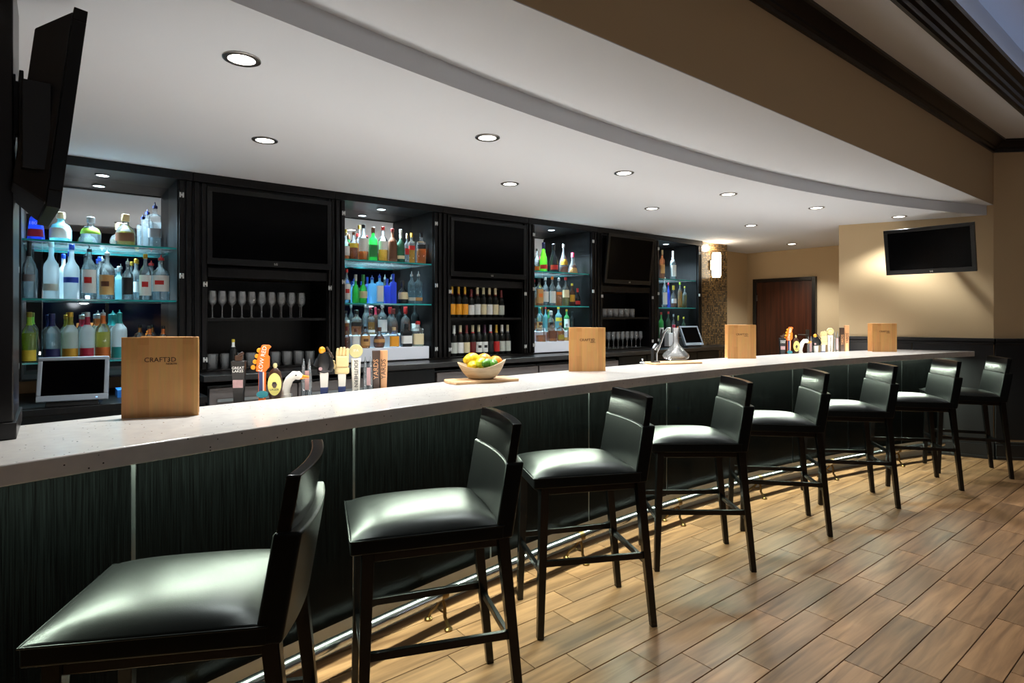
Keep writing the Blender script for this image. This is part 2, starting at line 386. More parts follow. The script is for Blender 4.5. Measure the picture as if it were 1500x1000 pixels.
full = MB(); tile_geo(full, -2 * TW + g, 2 * TW - g, -TW / 2 + g, TW / 2 - g); full = full.mesh(0); full.materials.append(M_TILE)
rest = MB(); count = 0
for k in range(-33, 31):
    yb, yt = -((k + 1) * TW + TV0), -(k * TW + TV0)
    off = OFFS.get(k, (1.1 * k + 0.6) % 4)
    yc = (yb + yt) / 2
    if yc < -4.9 or yc > 4.1: continue
    j0 = int(math.floor(-2.9 / TW / 4)) - 1
    for j in range(j0, 22):
        x0 = (off + 4 * j) * TW; x1 = x0 + 4 * TW; xc = (x0 + x1) / 2
        if x0 < -2.98 or x1 > 12.05: continue
        dz = depth(xc, yc)
        vis = False
        if dz > 0.8 and yc < f_kick(xc) + .05:
            for (qx, qy) in ((x0, yb), (x1, yb), (x0, yt), (x1, yt), (xc, yc)):
                q = depth(qx, qy)
                if q > .5:
                    u = 750 + FPX * (_s * qx - _c * qy) / q; v = HY + FPX * EYE / q
                    if -10 < u < 1510 and v < 1010: vis = True
        if yc < 1.64 and xc > P2[0] + (P2[1] - yc) + .2: vis = False
        if vis and count < 295:
            put('tile', full, M_TILE, floor, (xc, yc, 0)); count += 1
        else: tile_geo(rest, x0 + g, x1 - g, yb + g, yt - g)
ro = rest.build('tile_field', M_TILE, floor, smooth=0); ro['kind'] = 'stuff'

# walls
struct(B(-3, DOORX + .1, WALLB, WALLB + .1, 0, CEIL).build('wall_back', M_BEIGE, smooth=0))
struct(B(-3.1, -3, -5, WALLB + .1, 0, MAIN + .6).build('wall_left', M_BEIGE, smooth=0))
struct(MB().box(-3.1, 12.2, -5.1, -5, 0, MAIN + .6).build('wall_front', M_WAIN, smooth=0))
win = struct(MB().box(-2.6, 11.4, -4.99, -4.97, .85, .93).box(-2.6, 11.4, -4.99, -4.97, 2.72, 2.8).build('window_1', M_TRIM, smooth=0))
for k in range(8):
    MB().box(-2.6 + 1.75 * k - .03, -2.6 + 1.75 * k + .03, -4.99, -4.965, .93, 2.72).build('mullion', M_TRIM, win)
    MB().box(-2.57 + 1.75 * k, -.88 + 1.75 * k, -4.995, -4.985, .93, 2.72).build('pane', mat('night_window_glass', rgb(14, 24, 62), .08, var=.2, scale=.6), win)
struct(B(DOORX, DOORX + .1, 2.9, WALLB, 0, CEIL).build('wall_far', M_BEIGE, smooth=0))
def wall_seg(name, a, b, th, z0, z1, m, parent=None, bevel=0):
    a = Vector((a[0], a[1], 0)); b = Vector((b[0], b[1], 0)); n = Vector((-(b - a).y, (b - a).x, 0)).normalized() * th
    mb = MB().prism([a, b, b + n, a + n], z0, z1)
    return mb.build(name, m, parent, smooth=0, bevel=bevel)
# TV wall slants towards the room, then the main room wall turns off at 45 degrees
wr = struct(wall_seg('wall_right', P1, P2, .12, 0, SOFF, M_BEIGE))
wr2 = struct(wall_seg('wall_right', P2, (P2[0] + 4.55, P2[1] - 4.55), .12, 0, TRAY + .1, M_BEIGE))
struct(wall_seg('wall_right', (DOORX, 2.95), (7.19, 2.95), .1, 0, CEIL, M_BEIGE))
struct(B(12.1, 12.2, -5, -2.8, 0, TRAY).build('wall_right', M_BEIGE, smooth=0))
# wainscot, cap rail and baseboard on the two right-hand walls
def off_seg(a, b, d):
    a = Vector((a[0], a[1], 0)); b = Vector((b[0], b[1], 0)); n = Vector(((b - a).y, -(b - a).x, 0)).normalized() * d
    return (a + n), (b + n)
for i, (a, b) in enumerate(((P1, P2), (P2, (P2[0] + 4.5, P2[1] - 4.5)))):
    wall = (wr, wr2)[i]
    L = math.dist(a, b); t = [(b[0] - a[0]) / L, (b[1] - a[1]) / L]; nrm = (t[1], -t[0])
    rz = math.atan2(t[1], t[0])
    n = 2 if i == 0 else 6
    for k in range(n):      # flat panels with a narrow joint
        s0 = L * k / n + .004; s1 = L * (k + 1) / n - .004
        o = MB().box(s0, s1, -.022, 0.0, .2, 1.17).build('wainscot_panel', M_WAIN, wall, bevel=.004, loc=(a[0], a[1], 0), rotz=rz)
    MB().prism([(0, 0), (0, -.030), (L, -.030), (L, 0)], 1.165, 1.195).box(0, L, -.045, 0, 1.195, 1.23).build('cap_rail', M_WAIN, wall, bevel=.006, loc=(a[0], a[1], 0), rotz=rz)
    bb = MB().box(0, L, -.036, 0, 0, .15).box(0, L, -.028, 0, .15, .175).box(0, L, -.05, 0, 0, .03)
    struct(bb.build('baseboard_right', M_WAIN, bevel=.004, loc=(a[0], a[1], 0), rotz=rz))
# door wall: brown veneered door in a dark frame
dy1, dy0 = 5.07, 4.07
door = struct(MB().box(DOORX - .035, DOORX, dy0 + .055, dy1 - .055, .01, 2.0).build('door_1', M_DOOR, bevel=.003))
fr = MB().box(DOORX - .06, DOORX, dy0, dy0 + .055, 0, 2.055).box(DOORX - .06, DOORX, dy1 - .055, dy1, 0, 2.055).box(DOORX - .06, DOORX, dy0 + .055, dy1 - .055, 2.0, 2.055)
fr.build('door_frame', M_TRIM, door, bevel=.004)
MB().box(DOORX - .045, DOORX - .034, dy1 - .075, dy1 - .053, 1.70, 1.80).build('hinge', M_STEEL, door)
MB().box(DOORX - .045, DOORX - .034, dy0 + .10, dy0 + .15, 1.10, 1.25).tube([(DOORX - .05, dy0 + .125, 1.17), (DOORX - .09, dy0 + .125, 1.17), (DOORX - .09, dy0 + .24, 1.17)], .01).build('lever_handle', M_STEEL, door)

# ceilings: low panel over the bar with a curved edge, a soffit step, the main ceiling with a tray
X0, X1 = -3.0, DOORX + .05
arc = [(X, max(f_strip(X), .2)) for X in xs(-1.6, 7.62, 60)]
low = [(-3.0, arc[0][1])] + arc + [(DOORX + .05, arc[-1][1]), (DOORX + .05, WALLB), (-3.0, WALLB)]
struct(MB().prism(low, CEIL, SOFF + .002).build('ceiling', M_CEIL, smooth=25))
struct(B(-3, DOORX, SOFY, 3.2, SOFF, SOFF + .004).build('ceiling', M_CEIL, smooth=0))
struct(B(-3, P2[0] + .3, SOFY, SOFY + .12, SOFF + .004, MAIN + .02).build('wall_soffit', M_BEIGE, smooth=0))
TY = 1.235; TX1 = 7.35
struct(MB().box(-3, 12.2, TY, SOFY + .1, MAIN, MAIN + .06).box(TX1, 12.2, -5, TY, MAIN, MAIN + .06).box(-3, -2.2, -5, TY, MAIN, MAIN + .06).box(-2.2, TX1, -5, -4.0, MAIN, MAIN + .06).build('ceiling', M_CEIL, smooth=0))
struct(MB().box(-2.3, TX1 + .1, -4.1, TY + .12, TRAY, TRAY + .06).build('ceiling', M_CEIL, smooth=0))
struct(MB().box(-2.2, TX1 + .06, TY, TY + .06, MAIN + .06, TRAY).box(TX1, TX1 + .06, -4.06, TY, MAIN + .06, TRAY).box(-2.26, -2.2, -4.06, TY + .06, MAIN + .06, TRAY).box(-2.2, TX1, -4.06, -4.0, MAIN + .06, TRAY).build('wall_tray', M_CEIL, smooth=0))
def sweep(prof, a, b, name, m, flip=1):
    """extrude a (out, z) profile from a to b; 'out' is to the right of the direction a->b"""
    a = Vector((a[0], a[1], 0)); b = Vector((b[0], b[1], 0)); t = (b - a).normalized(); n = Vector((t.y, -t.x, 0)) * flip
    N = len(prof); vs = [a + n * p[0] + Vector((0, 0, p[1])) for p in prof] + [b + n * p[0] + Vector((0, 0, p[1])) for p in prof]
    fs = [(i, (i + 1) % N, N + (i + 1) % N, N + i) for i in range(N)] + [tuple(range(N)), tuple(reversed(range(N, 2 * N)))]
    mb = MB(); mb.add(vs, fs); return struct(mb.build(name, m, smooth=25))
crown = [(0, 3.125), (.018, 3.125), (.020, 3.150), (.034, 3.158), (.040, 3.170), (.062, 3.184), (.088, 3.205), (.098, 3.215), (.112, 3.218), (.114, 3.236), (0, 3.236)]
sweep(crown, (-3, SOFY), (P2[0] + .1, SOFY), 'trim_1', M_TRIM)
sweep(crown, P2, (P2[0] + 4.5, P2[1] - 4.5), 'trim_2', M_TRIM)
tray = [(-.02, MAIN - .012), (.0, MAIN - .012), (.012, MAIN + .0), (.014, MAIN + .03), (.03, MAIN + .042), (.034, MAIN + .07), (.058, MAIN + .088), (.062, MAIN + .115), (.10, MAIN + .135), (.104, MAIN + .165), (-.0, MAIN + .165), (-.02, MAIN + .1)]
sweep(tray, (-2.2, TY), (TX1, TY), 'trim_3', M_TRIM)
sweep(tray, (TX1, TY), (TX1, -4), 'trim_4', M_TRIM)

# mosaic clad pier at the end of the cabinets
struct(B(7.085, 7.715, 4.74, WALLB, 0, CEIL).build('wall_pier', M_MOSAIC, smooth=0))

# ================================================================== THE BAR
BT = 1.095; BU = 1.040
ox = xs(-.75, 7.482, 60); ix = xs(-.75, 7.21, 60)
outline = [(x, f_outer(x)) for x in ox] + [(x, f_inner(x)) for x in reversed(ix)]
tag(MB().prism(outline, BU, BT).build('stone_worktop', M_QUARTZ, bevel=.004), 'long curved white speckled stone bar top with thick grey edge', 'countertop')
bar = thing('bar_counter', 'curved bar front of glossy black wood panels below the stone top', 'bar front')
seams = [-.75] + [.200 + .812 * k for k in range(0, 9)] + [7.27]
for i in range(len(seams) - 1):
    a, b = seams[i] + .006, seams[i + 1] - .006
    if b - a < .1: continue
    n = 8; q = xs(a, b, n)
    MB().prism([(x, f_panel(x)) for x in q] + [(x, f_panel(x) + .03) for x in reversed(q)], .175, BU - .002).build('front_panel', M_PANEL, bar, bevel=.002, smooth=25)
    if i:
        s = seams[i]; MB().box(s - .006, s + .006, f_panel(s) + .004, f_panel(s) + .03, .175, BU - .003).build('joint_trim', M_ALU, bar)
q = xs(-.75, 7.24, 50)
MB().prism([(x, f_kick(x)) for x in q] + [(x, f_kick(x) + .03) for x in reversed(q)], 0.0, .18).build('kick_plate', M_TAUPE, bar, smooth=25)
MB().prism([(x, f_panel(x) + .032) for x in q] + [(x, f_kick(x) + .032) for x in reversed(q)], .18, .2).build('base_rail', M_TRIM, bar, smooth=25)
MB().prism([(x, min(f_kick(x) + .035, f_inner(x) - .14)) for x in q] + [(x, f_inner(x) - .12) for x in reversed(q)], 0.0, BU - .002).build('carcass', M_CAB, bar, smooth=25)
# light strip under the overhang
led = thing('led_strip', 'cool white light strip running under the overhang of the bar top', 'light strip')
M_LED = emis('led_diffuser', LEDC, 2.5)
for i in range(len(seams) - 1):
    a, b = max(seams[i], -.6) + .03, seams[i + 1] - .03
    if b - a < .2: continue
    xm = (a + b) / 2; ym = f_panel(xm) - .125; ang = math.atan2(f_panel(b) - f_panel(a), b - a); Ln = math.hypot(b - a, f_panel(b) - f_panel(a))
    MB().box(-Ln / 2, Ln / 2, -.012, .012, -.006, 0).build('diffuser', M_LED, led, loc=(xm, ym, BU - .001), rotz=ang)
    area('strip_light', (xm, ym, BU - .010), Ln, L_LED * Ln, LEDC, rot=(0, 0, ang), sy=.03, parent=led)
# added, hidden uplight strip along the bartender's edge, brightening the ceiling
wl_ = thing('added_uplight', 'added slim uplight strip along the bartender edge of the bar top', 'light strip')
for i in range(9):
    a, b = -.4 + .82 * i, -.4 + .82 * (i + 1) - .06
    xm = (a + b) / 2; ym = f_inner(xm) + .022; ang = math.atan2(f_inner(b) - f_inner(a), b - a); Ln = math.hypot(b - a, f_inner(b) - f_inner(a))
    MB().box(-Ln / 2, Ln / 2, -.016, .016, -.012, 0).build('channel', M_STEEL, wl_, loc=(xm, ym, BU + .018), rotz=ang)
    area('added_uplight_lamp', (xm, ym, BU + .022), Ln, L_UPLIGHT * Ln, (1.0, .955, .90), rot=(PI, 0, ang), sy=.02, parent=wl_)
# foot rail on forked brackets
rail = thing('foot_rail', 'polished chrome foot rail on forked brackets along the bar base', 'foot rail')
q = xs(-.7, 7.15, 60); RZ = .155
def f_rail(x): return f_kick(x) - .185
MB().tube([(x, f_rail(x), RZ) for x in q], .027, 20).build('rail', M_CHROME, rail)
for bx in (.42, 1.435, 2.45, 3.44, 4.45, 5.47, 6.46):
    y = f_rail(bx); r = MB()
    r.tube([(bx + .0, y, RZ - .02), (bx + .005, y - .012, .10), (bx + .005, y - .015, .05), (bx + .005, y - .045, .012)], .0085, 8)
    r.tube([(bx - .0, y, RZ - .02), (bx - .01, y + .03, .09), (bx - .015, y + .075, .05), (bx - .02, y + .095, .012)], .0085, 8)
    r.tube([(bx - .005, y + .035, .075), (bx, y + .01, .068), (bx + .004, y - .013, .07)], .005, 6)
    r.lathe([(.02, 0), (.02, .008), (.012, .016)], 12, Matrix.Translation((bx + .005, y - .045, 0))).lathe([(.02, 0), (.02, .008), (.012, .016)], 12, Matrix.Translation((bx - .02, y + .095, 0)))
    br = r.build('bracket', M_BRASS, rail)
    MB().tube([(bx - .018, f_rail(bx - .018), RZ), (bx + .018, f_rail(bx + .018), RZ)], .029, 16).build('saddle', M_BRASS, br)
# dark column standing on the bar's end
col = thing('column', 'dark square column standing on the near end of the bar top', 'column', (-.095, 2.27, BT))
MB().box(-.42, 0, 0, .36, .05, CEIL - BT).build('shaft', M_TRIM, col, bevel=.003)
MB().box(-.43, .008, -.008, .37, 0, .05).build('plinth', M_TRIM, col, bevel=.003)

# hidden shelf carrying the beer towers, made pale to bounce light upwards
q = xs(-.7, 6.85, 40)
tag(MB().prism([(x, f_inner(x) - .12) for x in q] + [(x, f_inner(x) + .34) for x in reversed(q)], .80, .84).prism([(x, f_inner(x) + .30) for x in q] + [(x, f_inner(x) + .33) for x in reversed(q)], 0.0, .80).build('underbar_counter', M_BOUNCE, smooth=25), 'pale light-bouncing work counter behind the stone bar top, under the beer taps', 'counter')

# ================================================================== THE BACK BAR
CF, CB = 4.74, 5.14
CT = 1.05        # back counter height
tag(MB().box(.80, 7.08, 4.41, 5.19, CT - .045, CT).box(7.08, 7.70, 4.41, 4.735, CT - .045, CT).build('back_counter', M_TRIM, bevel=.004), 'black back counter running under the cabinets', 'counter')
tag(MB().box(-.6, .795, 4.25, 5.19, .89, .93).box(-.6, .795, 4.32, 5.19, 0, .89).build('work_counter', M_CAB, bevel=.003), 'low black work counter under the first bottle cabinet, with screen on it', 'counter')
for i, (a, b) in enumerate(((.84, 2.06), (2.66, 3.845), (3.855, 5.05))):
    f = thing('undercounter_fridge', ('grey undercounter fridge below the stemware cabinet', 'grey undercounter fridge below the wine bottles', 'grey undercounter fridge below the third lit bottle cabinet')[i], 'fridge', (a, 4.47, 0))
    W = b - a
    MB().box(0, W, .03, .66, .08, .97).build('body', M_BLACKP, f)
    for k in range(2):
        d = MB().box(k * W / 2 + .004, (k + 1) * W / 2 - .004, -.01, .03, .10, .955).build('door', M_FRIDGE, f, bevel=.004)
        MB().box(k * W / 2 + .05, (k + 1) * W / 2 - .05, -.035, -.02, .86, .88).box(k * W / 2 + .06, k * W / 2 + .08, -.025, -.01, .862, .878).box((k + 1) * W / 2 - .08, (k + 1) * W / 2 - .06, -.025, -.01, .862, .878).build('handle', M_STEEL, d)
    MB().box(0.02, W - .02, .06, .6, 0, .08).build('plinth', M_BLACKP, f)
for i, (a, b) in enumerate(((2.07, 2.65), (5.06, 7.08))):
    f = thing('base_cabinet', ('black base cabinet between two grey fridges', 'black base cabinet under the far end of the back counter')[i], 'cabinet', (a, 4.47, 0))
    MB().box(0, b - a, .02, .70, .08, 1.004).build('body', M_CAB, f)
    n = 1 if i == 0 else 4
    for k in range(n):
        MB().box((b - a) * k / n + .004, (b - a) * (k + 1) / n - .004, 0, .02, .1, .99).build('door', M_CAB, f, bevel=.003)
    MB().box(.02, b - a - .02, .07, .65, 0, .08).build('plinth', M_BLACKP, f)

def hinge(parent, x, z, s=1):
    """H shaped sprung hinge: two leaf plates and a bridge"""
    y = CF - .032
    m = MB().box(x - .014, x - .004, y - .004, y + .004, z - .018, z + .018).box(x + .004, x + .014, y - .004, y + .004, z - .018, z + .018).box(x - .005, x + .005, y - .006, y + .002, z - .006, z + .006)
    for dx in (-.009, .009):
        for dz in (-.012, .012): m.lathe([(.003, 0), (.003, .003)], 8, Matrix.Translation((x + dx, y - .004, z + dz)) @ Matrix.Rotation(PI / 2, 4, 'X'))
    m.build('hinge', M_NICKEL, parent, bevel=.001)
PITCH = 2.09
SH1, SH2, SHB = 1.945, 1.570, 1.165
NICHE = [(-.16 + PITCH * k, .69 + PITCH * k) for k in range(4)]
BAY = [(.885 + PITCH * k, 1.775 + PITCH * k) for k in range(3)]
nlab = ('lit mirrored bottle cabinet next to the dark column, with clear spirits', 'lit mirrored bottle cabinet between the stemware and the wine cabinets', 'lit mirrored bottle cabinet holding a round-shouldered green bottle on its top shelf', 'lit bottle cabinet beside the mosaic wall, with few bottles')
def side(parent, a, b, nm='side_panel'):
    m = MB().box(a, b, CF, CB + .01, CT, 2.436); m.build(nm, M_CAB, parent, bevel=.003)
    w_ = b - a                         # folded door edges that stand proud of the stile
    MB().box(a + w_ * .10, a + w_ * .42, CF - .028, CF - .001, CT + .02, 2.425).build('folded_door', M_CAB, parent, bevel=.003)
    MB().box(a + w_ * .58, a + w_ * .90, CF - .028, CF - .001, CT + .02, 2.425).build('folded_door', M_CAB, parent, bevel=.003)
for k, (a, b) in enumerate(NICHE):
    cb = thing('bottle_cabinet', nlab[k], 'cabinet', group='lit bottle cabinets')
    A, Bq = a - .094, b + .094
    side(cb, A, a); side(cb, b, Bq)
    MB().box(A, Bq, CF, CB + .01, 2.436, CEIL - .001).build('top_panel', M_CAB, cb, bevel=.002)
    MB().box(A, Bq, CF - .035, CF - .001, 2.430, CEIL - .001).build('cornice', M_CAB, cb, bevel=.003)
    MB().box(a, b, CB, CB + .008, CT, 2.436).build('mirror', M_MIRROR, cb, smooth=0)
    MB().box(a, b, CF, CB, CT, CT + .012).build('base_panel', M_CAB, cb, bevel=.002)
    for z in ((SH1, SH2, SHB) if k == 0 else (SH1, SH2)):
        y0 = CF + .012 + (0 if z > SHB else .0)
        sh = MB().box(a + .003, b - .003, y0, CB - .01, z - .012, z).build('glass_shelf', M_GSHELF, cb, smooth=0)
        MB().box(a + .003, b - .003, y0 - .0015, y0, z - .012, z).build('polished_edge', M_GEDGE, sh, smooth=0)
    for z in (2.32, 1.744, 1.15):
        hinge(cb, a - .022, z); hinge(cb, b + .024, z)
    MB().lathe([(.045, 0), (.045, -.006), (.036, -.006), (.036, -.001)], 24, Matrix.Translation(((a + b) / 2, 4.93, 2.436))).build('light_trim', M_STEEL, cb)
    MB().lathe([(.036, -.0045), (.036, -.002)], 24, Matrix.Translation(((a + b) / 2, 4.93, 2.436))).build('light_lens', M_LAMPC, cb)
    spot('cabinet_light', ((a + b) / 2, 4.93, 2.425), L_NICHE, COOL, 130, .5, .035, cb)
for k, (a, b) in enumerate(BAY):
    cb = thing('media_cabinet', ('black cabinet with a television above and stem glasses and tumblers on its shelves', 'black cabinet with a television above and two rows of wine bottles', 'black cabinet with a tilted television above, and tumblers and flutes')[k], 'cabinet', group='cabinets with a television above')
    A, Bq = a - .099, b + .059
    side(cb, A, a); side(cb, b, Bq)
    MB().box(A, Bq, CF, CB + .01, 2.41, CEIL - .001).build('top_panel', M_CAB, cb, bevel=.002)
    MB().box(A, Bq, CF - .035, CF - .001, 2.430, CEIL - .001).build('cornice', M_CAB, cb, bevel=.003)
    MB().box(a, b, 4.90, 4.92, 1.75, 2.41).build('back_board', M_CAB, cb)
    MB().box(a, b, CF - .004, 4.92, 1.745, 1.815).build('middle_rail', M_CAB, cb, bevel=.003)
    MB().box(a, b, CB, CB + .008, CT, 1.745).build('back_panel', M_CAB, cb)
    MB().box(a, b, CF + .01, CB, 1.420, 1.442).build('shelf', M_CAB, cb, bevel=.002)
    MB().box(a, b, CF, CB, CT, CT + .012).build('base_panel', M_CAB, cb, bevel=.002)
    for z in (1.69, 1.14): hinge(cb, a - .020, z); hinge(cb, b + .016, z)

# ================================================================== LAMPS
dl_lab = ['recessed ceiling downlight in a steel ring, in the row along the curved ceiling edge', 'recessed ceiling downlight in a steel ring, in the row above the bartender aisle', 'recessed ceiling downlight in front of the brown door']
DL = [(354, 86, 0), (388, 205, 1), (714, 201, 0), (747, 269, 1), (914, 253, 0), (955, 305, 1), (1067, 284, 0), (1100, 330, 1), (1196, 304, 0), (1317, 317, 0), (1160, 357, 2)]
ring = MB().lathe([(.072, 0), (.072, -.004), (.066, -.007), (.052, -.006), (.050, .0)], 28, caps=False).mesh(); ring.materials.append(M_STEEL)
lens = MB().lathe([(.051, -.0035), (.051, -.001)], 28).mesh(); lens.materials.append(M_LAMPG)
for (px, py, kd) in DL:
    p = at_z(px, py, CEIL)
    t = thing('downlight', dl_lab[kd], 'ceiling light', (p[0], p[1], CEIL), group='recessed downlights above the bar')
    put('trim_ring', ring, M_STEEL, t); put('lens', lens, M_LAMPG, t)
    spot('downlight_lamp', (0, 0, -.012), L_DOWN, NEUT, 120, .7, .045, t)
for (x, y, s) in ((.0, -1.2, 1), (2.4, -1.2, 1), (4.8, -1.2, 1), (6.6, .2, .8), (1.2, -3.0, 1), (3.8, -3.0, 1), (6.2, -3.0, 1), (9.2, -1.4, .8)):  # added downlights out of view, lighting the stools and floor
    zc = TRAY if x < TX1 and y < TY else MAIN
    t = thing('downlight', 'added unseen downlight in the tray ceiling of the main room', 'ceiling light', (x, y, zc), group='added unseen downlights in the main room')
    put('trim_ring', ring, M_STEEL, t); put('lens', lens, M_LAMPG, t)
    spot('downlight_lamp', (0, 0, -.012), L_ROOM * s, ROOMC, 92, .7, .08, t)
# added globe pendants, unseen behind the camera, brightening the bar edge
M_GLOBE = emis('globe_glow', (.93, .96, 1.0), 18.0)
for (x, lab) in ((.4, 'added unseen globe pendant opposite the dark column'), (3.0, 'added unseen globe pendant opposite the fruit bowl'), (5.6, 'added unseen globe pendant opposite the far beer taps')):
    t = thing('added_pendant', lab, 'added pendant lamp', (x, -2.0, 1.78), group='added globe pendants of the main room')
    MB().ball((0, 0, 0), .12, n=20).build('globe', M_GLOBE, t, smooth=80)
    MB().lathe([(.045, .10), (.05, .13), (.012, .15), (.012, .19)], 16).build('cap', M_STEEL, t)
    MB().tube([(0, 0, .18), (0, 0, TRAY - 1.79)], .004, 8).build('cord', M_BLACKP, t)
    MB().lathe([(.06, TRAY - 1.80), (.06, TRAY - 1.782)], 16).build('canopy', M_STEEL, t)
# added blue-white light, source unseen, on top of the tray moulding
area('added_cove_light', (2.6, TY - .05, MAIN + .19), 9.0, 3.5, (.45, .62, 1.0), rot=(PI - .5, 0, 0), sy=.03)
# wall lamp on the mosaic pier
sx = at_y(1049, 390, 4.66)
sc = thing('wall_sconce', 'glowing upright frosted glass wall lamp on the mosaic pier', 'wall lamp', (sx[0], 4.74, z_of(406, sx[0], 4.66)))
HS = (406 - 370) * depth(sx[0], 4.66) / FPX
MB().box(-.05, .05, -.02, 0, HS * .3, HS * .7).build('back_plate', M_STEEL, sc, bevel=.003)
MB().box(-.02, .02, -.05, -.015, HS * .45, HS * .55).build('arm', M_STEEL, sc)
MB().lathe([(.055, 0), (.062, HS * .12), (.062, HS * .88), (.055, HS)], 20, Matrix.Translation((0, -.085, 0))).build('shade', M_SHADE, sc)
d = bpy.data.lights.new('sconce_lamp', 'POINT'); d.energy = L_SCONCE; d.color = WARM; d.shadow_soft_size = .05
o = bpy.data.objects.new('sconce_lamp', d); C.objects.link(o); o.parent = sc; o.location = (0, -.085, HS + .08)

# ================================================================== TELEVISIONS
def television(label, w_, h, loc, rotz=0.0, tilt=0.0, back=.045, bracket=None, group=None):
    t = thing('television', label, 'television', loc, rotz, group)
    R = Matrix.Rotation(tilt, 4, 'X')          # positive tilt turns the screen down; screen faces local -y, origin at the centre
    def bx(*a): return MB().box(*a, M=R)
    bz = .035
    m = MB().box(-w_ / 2, w_ / 2, -.02, .012, h / 2 - bz, h / 2, M=R).box(-w_ / 2, w_ / 2, -.02, .012, -h / 2, -h / 2 + bz * 1.35, M=R).box(-w_ / 2, -w_ / 2 + bz, -.02, .012, -h / 2 + bz * 1.35, h / 2 - bz, M=R).box(w_ / 2 - bz, w_ / 2, -.02, .012, -h / 2 + bz * 1.35, h / 2 - bz, M=R)
    fo = m.build('bezel', M_TVB, t, bevel=.002)
    bx(-w_ / 2 + bz, w_ / 2 - bz, -.016, .01, -h / 2 + bz * 1.35, h / 2 - bz).build('screen', M_SCREEN, t, smooth=0)
    MB().hexa([R @ Vector(p) for p in ((-w_ / 2 + .01, .012, -h / 2 + .01), (w_ / 2 - .01, .012, -h / 2 + .01), (w_ / 2 - .07, .012 + back, -h / 2 + .06), (-w_ / 2 + .07, .012 + back, -h / 2 + .06))],
              [R @ Vector(p) for p in ((-w_ / 2 + .01, .012, h / 2 - .01), (w_ / 2 - .01, .012, h / 2 - .01), (w_ / 2 - .07, .012 + back, h / 2 - .07), (-w_ / 2 + .07, .012 + back, h / 2 - .07))]).build('back_shell', M_TVB2, t, bevel=.004)
    lo = letter(('LG', 0.022), M_WPRINT, fo, R @ Vector((.02, -.0202, -h / 2 + .022)), rx=PI / 2 + tilt)
    if bracket:
        q = R @ Vector((0, .012 + back, 0))
        MB().box(-.11, .11, q.y - .004, q.y + .012, -.11, .11).box(-.03, .03, q.y, bracket, -.04, .04).box(-.10, .10, bracket - .012, bracket, -.12, .12).build('wall_bracket', M_BLACKP, t, bevel=.002)
    return t
TZ = 2.115
television('switched-off television in the cabinet above the stem glasses', .925, .565, (1.337, 4.715, TZ + .005), bracket=.185, group='televisions in the cabinets')
television('switched-off television in the cabinet above the wine bottles', .925, .565, (3.42, 4.715, TZ + .005), bracket=.185, group='televisions in the cabinets')
c3 = at_y(922, 382, 4.66)
television('switched-off television tilted downwards beside the mosaic end cabinet', .84, .58, (c3[0], 4.66, c3[2] + .01), tilt=math.radians(7), bracket=.24, group='televisions in the cabinets')
# television on the slanting wall beside the door
td = Vector((P2[0] - P1[0], P2[1] - P1[1], 0)).normalized(); tn = Vector((td.y, -td.x, 0))
def on_wall(px, py, off):
    d = ray(px, py); a = Vector((P1[0], P1[1], 0)) + tn * off; s = a.dot(tn) / (Vector((d[0], d[1], 0)).dot(tn)); return Vector((d[0] * s, d[1] * s, EYE + d[2] * s))
TX = 6.97
def on_x(px, py):
    d = ray(px, py); k = TX / d[0]; return Vector((TX, d[1] * k, EYE + d[2] * k))
wc, wl, wrr = on_x(1360, 366), on_x(1294, 371), on_x(1426, 360)
tv4 = television('black television hung tilted on the beige wall above the wainscot', (wrr - wl).length, .475, tuple(wc), rotz=-PI / 2, tilt=math.radians(11))
MB().box(-.10, .10, .055, .075, -.10, .10).tube([(0, .07, 0), (-.02, .20, 0), (0, wall_x(wc.y) - TX - .035, 0)], .02, 10).box(-.07, .07, wall_x(wc.y) - TX - .06, wall_x(wc.y) - TX - .035, -.10, .10).build('wall_bracket', M_BLACKP, tv4, bevel=.002)
# near television on the column, seen edge-on from behind its rim
tv = television('black television on a swing arm fixed to the dark column, seen edge-on', .44, .57, (.012, 2.26, 2.042), rotz=PI / 2 + .06, tilt=math.radians(6.3), back=.075)
arm = MB().box(-.08, .10, .085, .095, -.12, .12).box(.03, .07, .09, .125, -.04, .12).box(.03, .12, .10, .125, -.06, .14)
arm.build('swing_arm', M_BLACKP, tv, bevel=.002)
MB().box(-.20, -.14, .03, .092, -.18, .06).build('side_panel', M_BLACKP, tv, bevel=.002)

